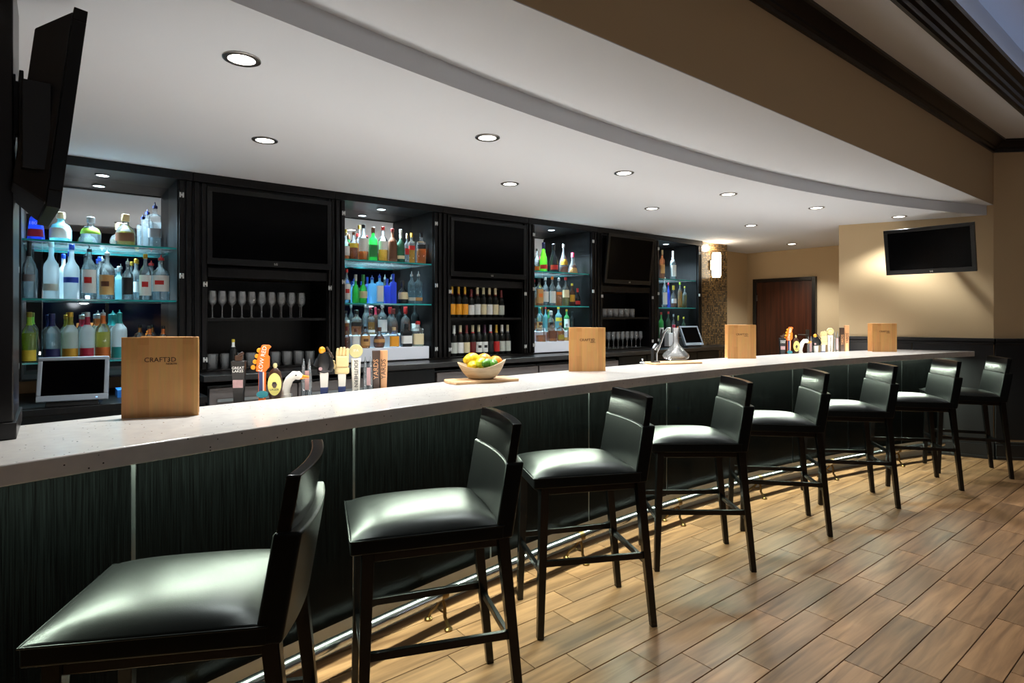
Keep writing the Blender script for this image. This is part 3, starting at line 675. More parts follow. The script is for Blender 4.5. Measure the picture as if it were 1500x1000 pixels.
# ================================================================== BAR STOOLS
def make_stool(label):
    t = thing('bar_stool', label, 'bar stool', group='bar stools in a row along the bar')
    SZ = .715
    # legs: front pair straight, rear pair raked backwards
    for s in (1, -1):
        for (xt, xb, yt, yb) in ((.195, .215, .185, .19), (-.265, -.335, .195, .205)):
            wt, wb = .021, .015
            MB().hexa([(xb - wb, s * yb - wb, 0), (xb + wb, s * yb - wb, 0), (xb + wb, s * yb + wb, 0), (xb - wb, s * yb + wb, 0)],
                      [(xt - wt, s * yt - wt, SZ - .02), (xt + wt, s * yt - wt, SZ - .02), (xt + wt, s * yt + wt, SZ - .02), (xt - wt, s * yt + wt, SZ - .02)]).build('leg', M_LACQ, t, bevel=.003)
    def leg_at(front, s, z):
        k = z / (SZ - .02)
        return (.215 - .02 * k, s * (.19 - .005 * k)) if front else (-.335 + .07 * k, s * (.205 - .01 * k))
    for s in (1, -1):
        f, r = leg_at(1, s, .335), leg_at(0, s, .335)
        MB().hexa([(r[0], r[1] - .009, .322), (f[0], f[1] - .009, .322), (f[0], f[1] + .009, .322), (r[0], r[1] + .009, .322)], [(r[0], r[1] - .009, .350), (f[0], f[1] - .009, .350), (f[0], f[1] + .009, .350), (r[0], r[1] + .009, .350)]).build('stretcher', M_LACQ, t, bevel=.002)
    for fr_ in (1, 0):
        z = .295 if fr_ else .300
        p = leg_at(fr_, 1, z); MB().box(p[0] - .009, p[0] + .009, -p[1], p[1], z - .013, z + .013).build('stretcher', M_LACQ, t, bevel=.002)
    MB().box(-.272, .215, -.200, .200, SZ - .065, SZ - .024).build('seat_frame', M_LACQ, t, bevel=.004)
    # cushion: upright sides, softly crowned top
    n = 12; vs = []; fs = []; hx0, hx1, hy = -.262, .252, .228
    def top(u, v):
        e = (1 - abs(u) ** 3) * (1 - abs(v) ** 3)
        return SZ + .020 + .044 * e ** .6
    for j in range(n + 1):
        for i in range(n + 1):
            u = -1 + 2 * i / n; v = -1 + 2 * j / n
            u = math.copysign(abs(u) ** .8, u); v = math.copysign(abs(v) ** .8, v)
            tap = 1 - .04 * (u + 1) / 2
            vs.append(((hx0 + hx1) / 2 + u * (hx1 - hx0) / 2, v * hy * tap, top(u, v)))
    for j in range(n):
        for i in range(n): a = j * (n + 1) + i; fs.append((a, a + 1, a + n + 2, a + n + 1))
    rim = [i for i in range(n + 1)] + [j * (n + 1) + n for j in range(1, n + 1)] + [n * (n + 1) + i for i in range(n - 1, -1, -1)] + [j * (n + 1) for j in range(n - 1, 0, -1)]
    base = len(vs)
    for i in rim: vs.append((vs[i][0], vs[i][1], SZ - .030))
    R = len(rim)
    for k in range(R): fs.append((rim[k], base + k, base + (k + 1) % R, rim[(k + 1) % R]))
    fs.append(tuple(range(base, base + R)))
    mb = MB(); mb.add(vs, fs); cu = mb.build('seat_cushion', M_LEATHER, t, bevel=.006, seg=3, smooth=55)
    pp = [vs[i] for i in rim]; pp.append(pp[0])
    MB().tube([(p[0] * 1.004, p[1] * 1.006, p[2] - .004) for p in pp], .0028, 6).build('piping', M_LEATHER, cu)
    # back: upholstered lower part, curved lacquered rail above; both lean backwards and bow in plan
    def bow(v): return -.022 * (1 - v * v)
    def slab(z0, z1, x_off, th, hy0, hy1, nm, m, bev, lean=.17):
        n = 12; vs = []
        for (z, hy) in ((z0, hy0), (z1, hy1)):
            for face in (0, 1):
                for i in range(n + 1):
                    v = -1 + 2 * i / n
                    x = -.240 + x_off - (z - SZ) * lean + bow(v) + (0 if face else -th)
                    vs.append((x, v * hy, z))
        N = n + 1; fs = []
        for i in range(n):
            fs += [(i, i + 1, 2 * N + i + 1, 2 * N + i), (N + i + 1, N + i, 3 * N + i, 3 * N + i + 1), (i + 1, i, N + i, N + i + 1), (2 * N + i, 2 * N + i + 1, 3 * N + i + 1, 3 * N + i)]
        fs += [(0, 2 * N, 3 * N, N), (n, N + n, 3 * N + n, 2 * N + n)]
        mb = MB(); mb.add(vs, fs); return mb.build(nm, m, t, bevel=bev, seg=3, smooth=50)
    slab(SZ - .030, .945, .006, .066, .226, .222, 'backrest', M_LEATHER, .008)
    slab(.942, 1.078, .000, .034, .213, .208, 'back_rail', M_LACQ, .004)
    return t
ST = [((.262, 1.752), 27), ((1.06, 1.912), 20), None, None, None, None, None, None]
mid = {2: (2.3065, 1.9325, 25), 3: (3.265, 1.927, 37.5), 4: (4.19, 1.871, 47), 5: (5.178, 1.8045, 46), 6: (6.1185, 1.636, 50), 7: (6.91, 1.444, 57.5)}
sl = ['black leather bar stool closest to the dark column on the bar',
      'black leather bar stool second from the column end of the bar', 'black leather bar stool third from the column end, in front of the fruit bowl',
      'black leather bar stool fourth from the column end of the bar', 'black leather bar stool fifth from the column, in front of the wine decanter',
      'black leather bar stool sixth from the column end of the bar', 'black leather bar stool next to last before the dark wainscot wall', 'black leather bar stool at the wainscot wall, at the far end of the bar']
proto = None
for i in range(8):
    if ST[i]: (x, y), ph = ST[i]; fx, fy = -math.cos(math.radians(ph)), math.sin(math.radians(ph))
    else:
        cx, cy, ph = mid[i]; fx, fy = -math.cos(math.radians(ph)), math.sin(math.radians(ph)); x, y = cx + .335 * fx, cy + .335 * fy
    o = make_stool(sl[i]) if proto is None else copy_tree(proto)
    proto = proto or o
    o.location = (x, y, 0); o.rotation_euler.z = math.atan2(fy, fx); o['label'] = sl[i]

# ================================================================== THINGS ON THE BAR
M_LBOARD = mat_grain('pale_maple_board', rgb(206, 160, 112), rgb(228, 188, 142), 0.45, scale=(3, 60, 60), bump=.03)
def menu(label, x, y, ang):
    t = thing('menu_stand', label, 'menu', (x, y, BT), ang, 'wooden menus standing on the bar')
    W, Hh = .245, .288
    MB().box(-W / 2, W / 2, -.004, .004, 0, Hh).build('front_cover', M_BUTCHER, t, bevel=.001)
    # rear cover opened like a book so that the menu stands
    Rm = Matrix.Translation((W / 2 - .004, .006, 0)) @ Matrix.Rotation(-math.radians(28), 4, 'Z')
    MB().box(-W, 0, 0, .008, 0, Hh, M=Rm).build('rear_cover', M_BUTCHER, t, bevel=.001)
    MB().tube([(W / 2 - .002, .006, .01), (W / 2 - .002, .006, Hh - .01)], .004, 8).build('hinge', M_BUTCHER, t)
    letter(('CRAFT3D', .024), M_PRINT, t, (.0, -.0042, Hh * .715))
    letter(('NORTH', .010), M_PRINT, t, (.036, -.0042, Hh * .715 - .015))
menu('wooden menu board with printed lettering, standing beside the beer taps and dark column', .303, 2.440, math.atan2(-.089, .227))
menu('wooden menu board standing beside the fruit bowl on the bar', 2.762, 2.712, math.radians(-32))
menu('wooden menu board standing between the decanter and the far beer taps', 4.62, 2.70, math.radians(-36))
menu('wooden menu board in front of the beige wall with the television', 6.63, 2.315, math.radians(-40))
# boards
bd = tag(MB().prism([(-.19, -.085), (.19, -.085), (.205, -.02), (.205, .02), (.19, .085), (-.19, .085), (-.205, .02), (-.205, -.02)], 0, .016).build('serving_board', M_LBOARD, bevel=.004, loc=(1.865, 2.645, BT), rotz=math.radians(-9)), 'pale wooden serving board under the fruit bowl', 'board')
bd2 = tag(MB().prism([(-.20, -.085), (.20, -.085), (.22, -.02), (.22, .02), (.20, .085), (-.20, .085), (-.22, .02), (-.22, -.02)], 0, .014).build('serving_board', M_LBOARD, bevel=.004, loc=(3.73, 2.745, BT), rotz=math.radians(-20)), 'pale wooden serving board under the decanter', 'board')
# boat shaped wooden fruit bowl
def boat(n=40, m=9):
    vs = []; fs = []
    for side_ in (0, 1):
        for j in range(m + 1):
            k = j / m
            for i in range(n):
                a = 2 * PI * i / n
                rim = .066 + .034 * math.cos(a) ** 2 + .008 * math.cos(a)
                rr = .38 + .62 * k ** .62
                z = rim * k ** 1.25 * 1.0
                if side_: rr *= .93; z = .010 + (rim - .010) * k ** 1.25
                vs.append((.135 * rr * math.cos(a), .098 * rr * math.sin(a), z))
    S = (m + 1) * n
    for j in range(m):
        for i in range(n):
            a, b = j * n + i, j * n + (i + 1) % n
            fs.append((a, b, b + n, a + n)); fs.append((S + b, S + a, S + a + n, S + b + n))
    for i in range(n):
        a, b = m * n + i, m * n + (i + 1) % n; fs.append((a, b, S + b, S + a))
    fs.append(tuple(reversed(range(n)))); fs.append(tuple(S + i for i in range(n)))
    mb = MB(); mb.add(vs, fs); return mb
M_BOWL = mat_grain('pale_turned_wood', rgb(160, 138, 106), rgb(192, 168, 134), .5, scale=(8, 8, 60), bump=.05)
bw = tag(boat().build('fruit_bowl', M_BOWL, loc=(1.865, 2.645, BT + .016), rotz=YAW - PI / 2, smooth=60), 'pale wooden boat-shaped bowl of citrus fruit on the serving board', 'bowl')
def peel(nm, c): return mat(nm, c, .38, bump=.18, scale=260, var=.12, coat=.15)
M_LEM, M_LIM, M_ORA, M_LIG = peel('lemon_peel', rgb(246, 200, 30)), peel('lime_peel', rgb(74, 132, 26)), peel('orange_peel', rgb(240, 138, 22)), peel('green_lemon_peel', rgb(196, 208, 30))
def fruit(kind, label, dx, dy, dz, r, m, ang=0.0, nm=None):
    Rz = Matrix.Rotation(YAW - PI / 2, 4, 'Z'); p = Rz @ Vector((dx, dy, dz))
    t = thing(nm or kind, label, 'fruit', (1.865 + p.x, 2.645 + p.y, BT + .016 + p.z), ang, 'citrus fruit in the wooden bowl')
    if kind == 'orange':
        MB().ball((0, 0, 0), r, r, r * .97, 18).build('peel', m, t); MB().lathe([(.004, 0), (.003, .003), (.0005, .004)], 8, Matrix.Translation((0, 0, r * .96))).build('stem_button', M_LIM, t)
    else:
        prof = []
        for k in range(19):
            q = PI * k / 18; x = -math.cos(q); rr = math.sin(q) ** .85
            prof.append((max(rr * r, .0004), x * r * 1.28 + (.009 * x if abs(x) > .9 else 0)))
        MB().lathe(prof, 18, Matrix.Rotation(PI / 2, 4, 'Y')).build('peel', m, t)
        MB().lathe([(.005, 0), (.003, .005), (.0005, .006)], 8, Matrix.Translation((-r * 1.30, 0, 0)) @ Matrix.Rotation(-PI / 2, 4, 'Y')).build('stem_button', M_BRASS, t)
fruit('lemon', 'whole yellow lemon on top of the fruit at the left tip of the bowl', -.052, .0, .106, .038, M_LEM, .1)
fruit('lemon', 'lemon at the bowl rim under the other lemon', -.050, -.028, .074, .031, M_LEM, 1.2)
fruit('orange', 'yellowish orange in the middle of the bowl', .012, .025, .096, .045, M_ORA)
fruit('orange', 'orange beside the limes at the high tip of the bowl', .076, .010, .088, .041, M_ORA)
fruit('lemon', 'greenish yellow lemon between the lemon and the limes', .0, -.032, .090, .031, M_LIG, .5)
fruit('lime', 'green lime next to the greenish lemon', .034, -.036, .088, .028, M_LIM, .2, 'lime')
fruit('lime', 'green lime next to the orange', .064, -.030, .086, .028, M_LIM, .9, 'lime')
# decanter with stopper-less neck
dp = at_z(990, 526.5, BT + .014)
dec = thing('decanter', 'clear glass wine decanter with cone shaped base on the serving board', 'decanter', (dp[0], dp[1], BT + .014))
MB().lathe([(.075, 0), (.098, .012), (.106, .030), (.100, .045), (.060, .085), (.030, .118), (.022, .140), (.022, .185), (.026, .225), (.034, .255), (.032, .255), (.024, .222), (.020, .185), (.020, .140), (.028, .117), (.058, .083), (.098, .043), (.103, .030), (.095, .014), (.072, .003)], 32, caps=False).build('vessel', M_STEM, dec, smooth=60)
MB().lathe([(.001, .003), (.072, .003), (.095, .014), (.1, .022), (.001, .022)], 32, caps=False).build('water', glass('pale_wine', (.9, .86, .8, 1), milky=.10), dec)
# lever corkscrew and stand
lp = at_z(960, 530.5, BT + .014)
lc = thing('lever_corkscrew', 'black and chrome lever corkscrew standing on the serving board', 'corkscrew', (lp[0], lp[1], BT + .014), YAW - PI / 2)
MB().box(-.034, .034, -.02, .02, 0, .008).box(-.030, -.012, -.012, .012, .008, .105).build('stand', M_BLACKP, lc, bevel=.002)
MB().tube([(.012, 0, .008), (.010, 0, .07), (.028, 0, .115), (.045, 0, .165), (.060, 0, .215), (.085, 0, .25), (.11, 0, .258)], [.006, .006, .008, .009, .009, .008, .006], 10).build('lever', M_CHROME, lc)
MB().lathe([(.016, 0), (.017, .035), (.013, .045)], 14, Matrix.Translation((-.014, 0, .10)) @ Matrix.Rotation(math.radians(35), 4, 'Y')).build('clamp', M_CHROME, lc)
MB().tube([(.045, 0, .165), (.040, 0, .205), (.050, 0, .25)], .008, 10).build('grip', M_BLACKP, lc)
sp_ = at_z(948, 531.5, BT + .014)
tag(MB().lathe([(.020, 0), (.022, .004), (.012, .012), (.004, .014), (.004, .020), (.009, .028), (.005, .034)], 16).build('wine_stopper', M_CHROME, loc=(sp_[0] - .03, sp_[1] + .02, BT + .014)), 'small chrome wine stopper lying beside the lever corkscrew', 'stopper')

# ================================================================== POINT OF SALE SCREENS
def terminal(label, x, y, z, w_, h, ang, tilt):
    t = thing('order_terminal', label, 'screen', (x, y, z), ang, 'order terminals')
    R = Matrix.Translation((0, 0, .03)) @ Matrix.Rotation(-tilt, 4, 'X')
    bz = .022
    MB().box(-w_ / 2, w_ / 2, -.004, .03, 0, .036, M=R).box(-w_ / 2, w_ / 2, -.004, .03, h - bz, h, M=R).box(-w_ / 2, -w_ / 2 + bz, -.004, .03, .036, h - bz, M=R).box(w_ / 2 - bz, w_ / 2, -.004, .03, .036, h - bz, M=R).build('bezel', M_GREYP, t, bevel=.004)
    MB().box(-w_ / 2 + bz, w_ / 2 - bz, 0, .028, .036, h - bz, M=R).build('screen', M_SCREEN, t)
    MB().box(w_ / 2 - .06, w_ / 2 - .05, -.006, -.003, .012, .018, M=R).build('power_light', emis('blue_led', (.3, .5, 1), 2.0), t)
    q = R @ Vector((0, .03, h * .55))
    MB().hexa([(-w_ * .38, -.0, 0), (w_ * .38, -.0, 0), (w_ * .38, .20, 0), (-w_ * .38, .20, 0)], [(-w_ * .3, q.y - .02, h * .5), (w_ * .3, q.y - .02, h * .5), (w_ * .3, q.y + .05, h * .5), (-w_ * .3, q.y + .05, h * .5)]).build('stand', M_BLACKP, t, bevel=.004)
a1 = at_y(106, 590, 4.30)
terminal('grey touch screen terminal under the first lit bottle cabinet', a1[0], 4.30, .93, .345, .265, math.radians(-10), math.radians(16))
a2 = at_y(1018, 524, 4.46)
terminal('grey touch screen terminal in front of the last bottle cabinet', a2[0], 4.46, CT, .33, .27, math.radians(-8), math.radians(24))
bb_ = at_y(168, 571, 4.60)
tag(MB().box(-.07, .07, -.08, .08, 0, .05).box(-.055, .055, -.082, -.08, .01, .04).build('blue_tray', mat('blue_plastic', rgb(40, 120, 210), .4, var=.08, scale=20), loc=(bb_[0] + .08, 4.62, .93), bevel=.003), 'small blue tray beside the touch screen under the first bottle cabinet', 'tray')

# ================================================================== BEER TAPS
M_ORG = mat('orange_paint', rgb(240, 112, 26), .35, var=.12, scale=30); M_NAVY = mat('navy_paint', rgb(26, 44, 92), .4, var=.1, scale=30)
M_YEL = mat('yellow_paint', rgb(232, 218, 120), .4, var=.05, scale=30); M_TEAL = mat('teal_paint', rgb(40, 130, 140), .4, var=.1, scale=30)
M_BRN = mat('brown_paint', rgb(58, 34, 20), .35, var=.15, scale=30); M_TAN = mat('tan_leather', rgb(222, 196, 140), .5, var=.08, scale=40)
M_OFFW = mat('off_white_paint', rgb(228, 222, 210), .45, var=.04, scale=30); M_BEAK = mat('beak_orange', rgb(240, 150, 20), .4, var=.08, scale=30)
M_COPP = mat('copper_wood', rgb(206, 150, 104), .4, var=.12, scale=60, stretch=(1, 1, .1)); M_DWOOD = mat('dark_stained_wood', rgb(62, 44, 34), .4, var=.2, scale=60, stretch=(1, 1, .1))
M_ACR = glass('acrylic', (.86, .9, .92, 1), milky=.22, fres=.9); M_PINK = mat('pink_grey_picture', rgb(176, 140, 140), .5, var=.3, scale=60)
M_OLIVE = mat('pale_olive', rgb(196, 186, 132), .45, var=.08, scale=30)
M_BLK = M_BLACKP
HB = 1.00     # handle foot, on the faucet lever
def tap(kind, label, x, y, ang, ztop, grp):
    """tap handles; local -y faces the drinkers, local z from the lever up to height h"""
    h = ztop - HB
    t = thing('tap_handle', label, 'tap handle', (x, y, HB), ang, grp)
    MB().lathe([(.008, 0), (.011, .01), (.011, .03), (.007, .04)], 12).build('ferrule', M_CHROME, t)
    if kind == 'block':
        MB().hexa([(-.020, -.016, .03), (.020, -.016, .03), (.020, .016, .03), (-.020, .016, .03)], [(-.031, -.020, h * .86), (.031, -.020, h * .86), (.031, .020, h * .86), (-.031, .020, h * .86)]).build('body', M_BLK, t, bevel=.002)
        MB().box(-.022, .022, -.022, -.0185, h * .42, h * .55).build('picture', M_PINK, t)
        MB().box(-.016, .016, -.014, .014, h * .86, h * .95).tube([(-.012, -.005, h * .9), (.022, -.012, h * 1.0)], .008, 8).build('finial', M_BRN, t, bevel=.003)
        letter(('GREAT\nLAKES', .0175), M_WPRINT, t, (0, -.0215, h * .72))
    elif kind == 'guitar':
        MB().hexa([(-.016, -.008, .03), (.016, -.008, .03), (.016, .008, .03), (-.016, .008, .03)], [(-.016, -.008, h * .62), (.018, -.008, h * .62), (.018, .008, h * .62), (-.016, .008, h * .62)]).build('neck', M_ORG, t, bevel=.002)
        MB().box(-.013, .004, -.0105, -.008, .06, h * .6).build('fret_strip', M_NAVY, t); MB().box(.005, .010, -.0105, -.008, .06, h * .6).build('string_strip', M_OFFW, t)
        out = [(-.028, h * .60), (.014, h * .58), (.034, h * .66), (.034, h * .82), (.026, h * .84), (.030, h * .93), (.042, h * .97), (.030, h), (.0, h), (-.012, h * .90), (-.022, h * .78)]
        MB().prism([(p[0], p[1]) for p in out], -.011, .011, M=Matrix.Rotation(PI / 2, 4, 'X')).build('headstock', M_ORG, t, bevel=.003)
        for k in range(4):
            MB().lathe([(.010, -.008), (.012, 0), (.010, .008)], 14, Matrix.Translation((-.040 + k * .009, 0, h * (.66 + .085 * k))) @ Matrix.Rotation(PI / 2, 4, 'X')).build('tuning_peg', M_BEAK, t)
        letter(('LOW RED', .028), M_WPRINT, t, (.004, -.0118, h * .79), ry=-PI / 2 + .18)
        MB().lathe([(.026, -.006), (.028, 0), (.026, .006)], 20, Matrix.Translation((.004, -.012, h * .25)) @ Matrix.Rotation(PI / 2, 4, 'X'), sy=.62).build('badge', M_TEAL, t)
    elif kind == 'oval':
        MB().lathe([(.010, .03), (.026, h * .25), (.036, h * .55), (.026, h * .82), (.008, h * .9)], 20, sy=.6).build('body', M_BRN, t)
        MB().lathe([(.031, -.004), (.031, 0)], 28, Matrix.Translation((0, -.020, h * .56)) @ Matrix.Rotation(PI / 2, 4, 'X') @ Matrix.Diagonal((1, 1.75, 1, 1))).build('badge', M_YEL, t)
        MB().lathe([(.004, h * .88), (.010, h * .94), (.008, h * .99), (.002, h)], 12).build('finial', M_OLIVE, t)
        letter(('LAGER', .014), M_BPRINT, t, (0, -.0245, h * .45))
        MB().box(-.009, .009, -.0255, -.024, h * .57, h * .60).build('emblem', M_BPRINT, t)
    elif kind == 'goose':
        pts = [(-.022, 0, .03), (-.022, 0, h * .35), (-.016, 0, h * .58), (.0, 0, h * .80), (.022, 0, h * .91), (.044, 0, h * .90), (.060, 0, h * .86)]
        MB().tube(pts, [.024, .023, .021, .020, .022, .022, .012], 16).build('head_and_neck', M_OFFW, t, smooth=70)
        MB().hexa([(.052, -.012, h * .80), (.095, -.009, h * .83), (.095, .009, h * .83), (.052, .012, h * .80)], [(.050, -.012, h * .845), (.092, -.007, h * .85), (.092, .007, h * .85), (.050, .012, h * .845)]).build('lower_beak', M_BEAK, t, bevel=.003)
        MB().hexa([(.050, -.013, h * .855), (.096, -.009, h * .865), (.096, .009, h * .865), (.050, .013, h * .855)], [(.050, -.010, h * .93), (.090, -.005, h * .89), (.090, .005, h * .89), (.050, .010, h * .93)]).build('upper_beak', M_BEAK, t, bevel=.003)
        MB().ball((.034, -.021, h * .92), .004).build('eye', M_BPRINT, t)
        MB().lathe([(.029, .02), (.029, h * .40)], 20, Matrix.Translation((-.022, 0, 0))).build('collar', M_OFFW, t); MB().box(-.036, -.006, -.031, -.028, h * .18, h * .26).build('red_print', mat('red_paint', rgb(190, 40, 36), .5, var=.1, scale=30), t)
    elif kind == 'acrylic':
        for s in (-1, 1):
            MB().lathe([(.013, .03), (.012, h * .6), (.008, h * .85), (.002, h)], 12, Matrix.Translation((s * .014, 0, 0))).build('tube', M_ACR, t)
        MB().box(-.006, .014, -.016, -.012, h * .35, h * .75).build('strip_label', M_PINK, t)
    elif kind in ('dark', 'glove'):
        MB().hexa([(-.015, -.013, .03), (.015, -.013, .03), (.015, .013, .03), (-.015, .013, .03)], [(-.021, -.016, h * .56), (.021, -.016, h * .56), (.021, .016, h * .56), (-.021, .016, h * .56)]).build('shaft', M_OFFW, t, bevel=.003)
        MB().hexa([(-.017, -.015, .03), (.017, -.015, .03), (.017, .015, .03), (-.017, .015, .03)], [(-.019, -.017, h * .30), (.019, -.017, h * .30), (.019, .017, h * .30), (-.019, .017, h * .30)]).build('navy_grip', M_NAVY, t, bevel=.003)
        if kind == 'dark':
            MB().lathe([(.012, h * .52), (.034, h * .56), (.040, h * .68), (.036, h * .80), (.022, h * .9)], 14, sy=.65).tube([(-.03, 0, h * .78), (-.044, -.01, h * .66)], .012, 10).tube([(.03, 0, h * .80), (.040, -.012, h * .66), (.030, -.016, h * .58)], .012, 10).build('body', M_BLK, t)
            MB().ball((-.010, -.004, h * .93), .017, .015, .020).build('top', M_BEAK, t)
            MB().tube([(.012, -.004, h * .99), (.046, -.012, h * .80)], .005, 8).build('stick', M_DWOOD, t)
            MB().lathe([(.009, -.003), (.009, 0)], 12, Matrix.Translation((-.016, -.026, h * .62)) @ Matrix.Rotation(PI / 2, 4, 'X')).build('patch', M_PINK, t)
        else:
            MB().box(-.036, .036, -.020, .016, h * .52, h * .64).build('cuff', M_TAN, t, bevel=.008, seg=3)
            MB().box(-.030, .034, -.022, .014, h * .64, h * .84).build('palm', M_TAN, t, bevel=.008, seg=3)
            for k in range(4):
                MB().tube([(-.023 + .0165 * k, -.004, h * .82), (-.021 + .0165 * k, -.006, h * (.92 + .02 * (k in (1, 2)))), (-.020 + .0165 * k, -.010, h * (.975 + .02 * (k in (1, 2))))], [.0085, .0085, .006], 10).build('finger', M_TAN, t)
            MB().tube([(-.030, -.006, h * .62), (-.044, -.012, h * .70), (-.042, -.016, h * .76)], [.010, .010, .007], 10).build('thumb', M_TAN, t)
    elif kind == 'disc':
        MB().hexa([(-.018, -.010, .03), (.018, -.010, .03), (.018, .010, .03), (-.018, .010, .03)], [(-.025, -.012, h * .74), (.025, -.012, h * .74), (.025, .012, h * .74), (-.025, .012, h * .74)]).build('paddle', M_OFFW, t, bevel=.002)
        MB().lathe([(.034, -.010), (.036, -.006), (.036, .006), (.034, .010)], 28, Matrix.Translation((0, 0, h * .86)) @ Matrix.Rotation(PI / 2, 4, 'X')).build('disc', M_OLIVE, t)
        letter(('SOUTHERN TIER', .028), M_BPRINT, t, (0, -.0135, h * .38), ry=PI / 2); letter(('IPA', .020), M_WPRINT, t, (0, -.0115, h * .87))
    elif kind in ('plank_dark', 'plank_light'):
        m = M_DWOOD if kind == 'plank_dark' else M_COPP
        MB().hexa([(-.016, -.012, .03), (.016, -.012, .03), (.016, .012, .03), (-.016, .012, .03)], [(-.022, -.014, h), (.022, -.014, h), (.022, .014, h), (-.022, .014, h)]).build('paddle', m, t, bevel=.003)
        letter(('YARDS', .036), M_COPP if kind == 'plank_dark' else M_DWOOD, t, (0, -.0150, h * .62), ry=-PI / 2)
    return t
def tower(label, a, b):
    """steel draught tower: two posts, a header and a faucet under every handle"""
    L = math.dist(a, b); ang = math.atan2(b[1] - a[1], b[0] - a[0])
    t = thing('draught_tower', label, 'beer tower', (a[0], a[1], .84), ang)
    MB().tube([(-.06, .05, .09), (L + .06, .05, .09)], .042, 18).build('header', M_STEEL, t)
    for x in (.12, L - .12): MB().lathe([(.06, 0), (.06, .008), (.036, .02), (.036, .06)], 18, Matrix.Translation((x, .05, 0))).build('post', M_STEEL, t)
    return t, ang, L
row1 = [('block', 350, 516), ('guitar', 384, 505), ('oval', 400, 531), ('goose', 424, 545), ('acrylic', 449, 525), ('dark', 475, 507), ('glove', 501, 508), ('disc', 521.5, 502), ('acrylic', 539, 522), ('plank_dark', 551, 513), ('plank_light', 562, 513)]
desc = {'block': 'square black beer tap handle with white block lettering', 'guitar': 'orange beer tap handle shaped like a guitar headstock', 'oval': 'brown beer tap handle with oval yellow badge', 'goose': 'white goose head beer tap handle with orange beak',
        'acrylic': 'clear acrylic beer tap handle', 'dark': 'black sculpted beer tap handle with orange top', 'glove': 'tan glove shaped beer tap handle on a white shaft', 'disc': 'white paddle beer tap handle with round olive disc', 'plank_dark': 'dark wood plank beer tap handle', 'plank_light': 'pale copper wood plank beer tap handle'}
ty = 2.98
pa, pb = at_y(350, 500, ty), at_y(562, 500, ty)
tt, ang, L = tower('steel beer tower behind the bar between the first menu and the fruit bowl', (pa[0], ty), (pb[0], ty))
seen_acr = 0
for k, (kd, px, py) in enumerate(row1):
    p = at_y(px, py, ty)
    lab = desc[kd] + ', near tower'
    if kd == 'acrylic': lab = (desc[kd] + ' beside the goose head', desc[kd] + ' beside the dark plank')[seen_acr] + ', near tower'; seen_acr += 1
    tap(kd, lab, p[0], ty - (.035 if kd == 'oval' else 0), -.45, max(p[2], 1.12), 'beer tap handles on the tower nearer the column')
    MB().tube([(p[0] - pa[0], .03, .09), (p[0] - pa[0], 0, .10), (p[0] - pa[0], -.04, .06), (p[0] - pa[0], -.045, .02)], .009, 10).tube([(p[0] - pa[0], 0, .09), (p[0] - pa[0], 0, HB - .835)], .007, 8).build('faucet', M_CHROME, tt)
A2, B2 = (5.88, 2.99), (6.62, 2.67)
tt, ang, L = tower('steel beer tower behind the far end of the bar in front of the brown door', A2, B2)
row2 = [('block', 0, 1.27), ('guitar', 1, 1.345), ('oval', 2.05, 1.26), ('goose', 3.0, 1.22), ('acrylic', 4.15, 1.25), ('dark', 5.1, 1.27), ('glove', 6.2, 1.30), ('disc', 7.3, 1.345), ('acrylic', 8.25, 1.3), ('plank_dark', 9.15, 1.335), ('plank_light', 9.9, 1.36)]
seen_acr = 0
for k, (kd, s, z) in enumerate(row2):
    q = s / 9.9; x, y = A2[0] + (B2[0] - A2[0]) * q, A2[1] + (B2[1] - A2[1]) * q
    lab = desc[kd] + ', tower at the door'
    if kd == 'acrylic': lab = (desc[kd] + ' beside the goose head', desc[kd] + ' beside the dark plank')[seen_acr] + ', tower at the door'; seen_acr += 1
    tap(kd, lab, x, y, ang - .35, z, 'beer tap handles on the tower in front of the door')
    d_ = L * q
    MB().tube([(d_, .03, .09), (d_, 0, .10), (d_, -.04, .06), (d_, -.045, .02)], .009, 10).tube([(d_, 0, .09), (d_, 0, HB - .835)], .007, 8).build('faucet', M_CHROME, tt)

# ================================================================== BOTTLES
G = {'clear': M_CLEAR,
     'frost': glass('frosted_glass', (.90, .95, .98, 1), milky=.62, rough=.25, fres=.4),
     'teal': glass('teal_glass', (.45, .85, .92, 1), milky=.35),
     'blue': glass('deep_blue_glass', (.04, .16, .85, 1), milky=.45), 'sky': glass('sky_blue_glass', (.30, .72, 1.0, 1), milky=.5),
     'green': glass('green_glass', (.05, .62, .14, 1), milky=.45), 'lime': glass('lime_glass', (.25, .75, .05, 1), milky=.45),
     'dgreen': glass('dark_green_glass', (.05, .20, .10, 1), milky=.25), 'wine': glass('wine_bottle_glass', (.02, .035, .02, 1), milky=.12),
     'dark': glass('dark_glass', (.05, .06, .07, 1), milky=.15), 'brown': glass('brown_glass', (.28, .10, .03, 1), milky=.3), 'smoke': glass('smoke_glass', (.6, .72, .76, 1), milky=.12)}
LQ = {'amber': glass('amber_spirit', (.80, .36, .05, 1), milky=.30, fres=.1), 'gold': glass('gold_spirit', (.92, .62, .10, 1), milky=.35, fres=.1), 'rye': glass('dark_amber_spirit', (.50, .16, .03, 1), milky=.3, fres=.1),
      'lime': glass('lime_liqueur', (.72, .82, .08, 1), milky=.45, fres=.1), 'lemon': glass('lemon_liqueur', (.96, .90, .20, 1), milky=.5, fres=.1), 'pale': glass('pale_liqueur', (.86, .92, .78, 1), milky=.35, fres=.1), 'water': glass('clear_spirit', (.90, .97, 1.0, 1), milky=.06, fres=.1), 'olive': glass('olive_liqueur', (.55, .50, .12, 1), milky=.35, fres=.1)}
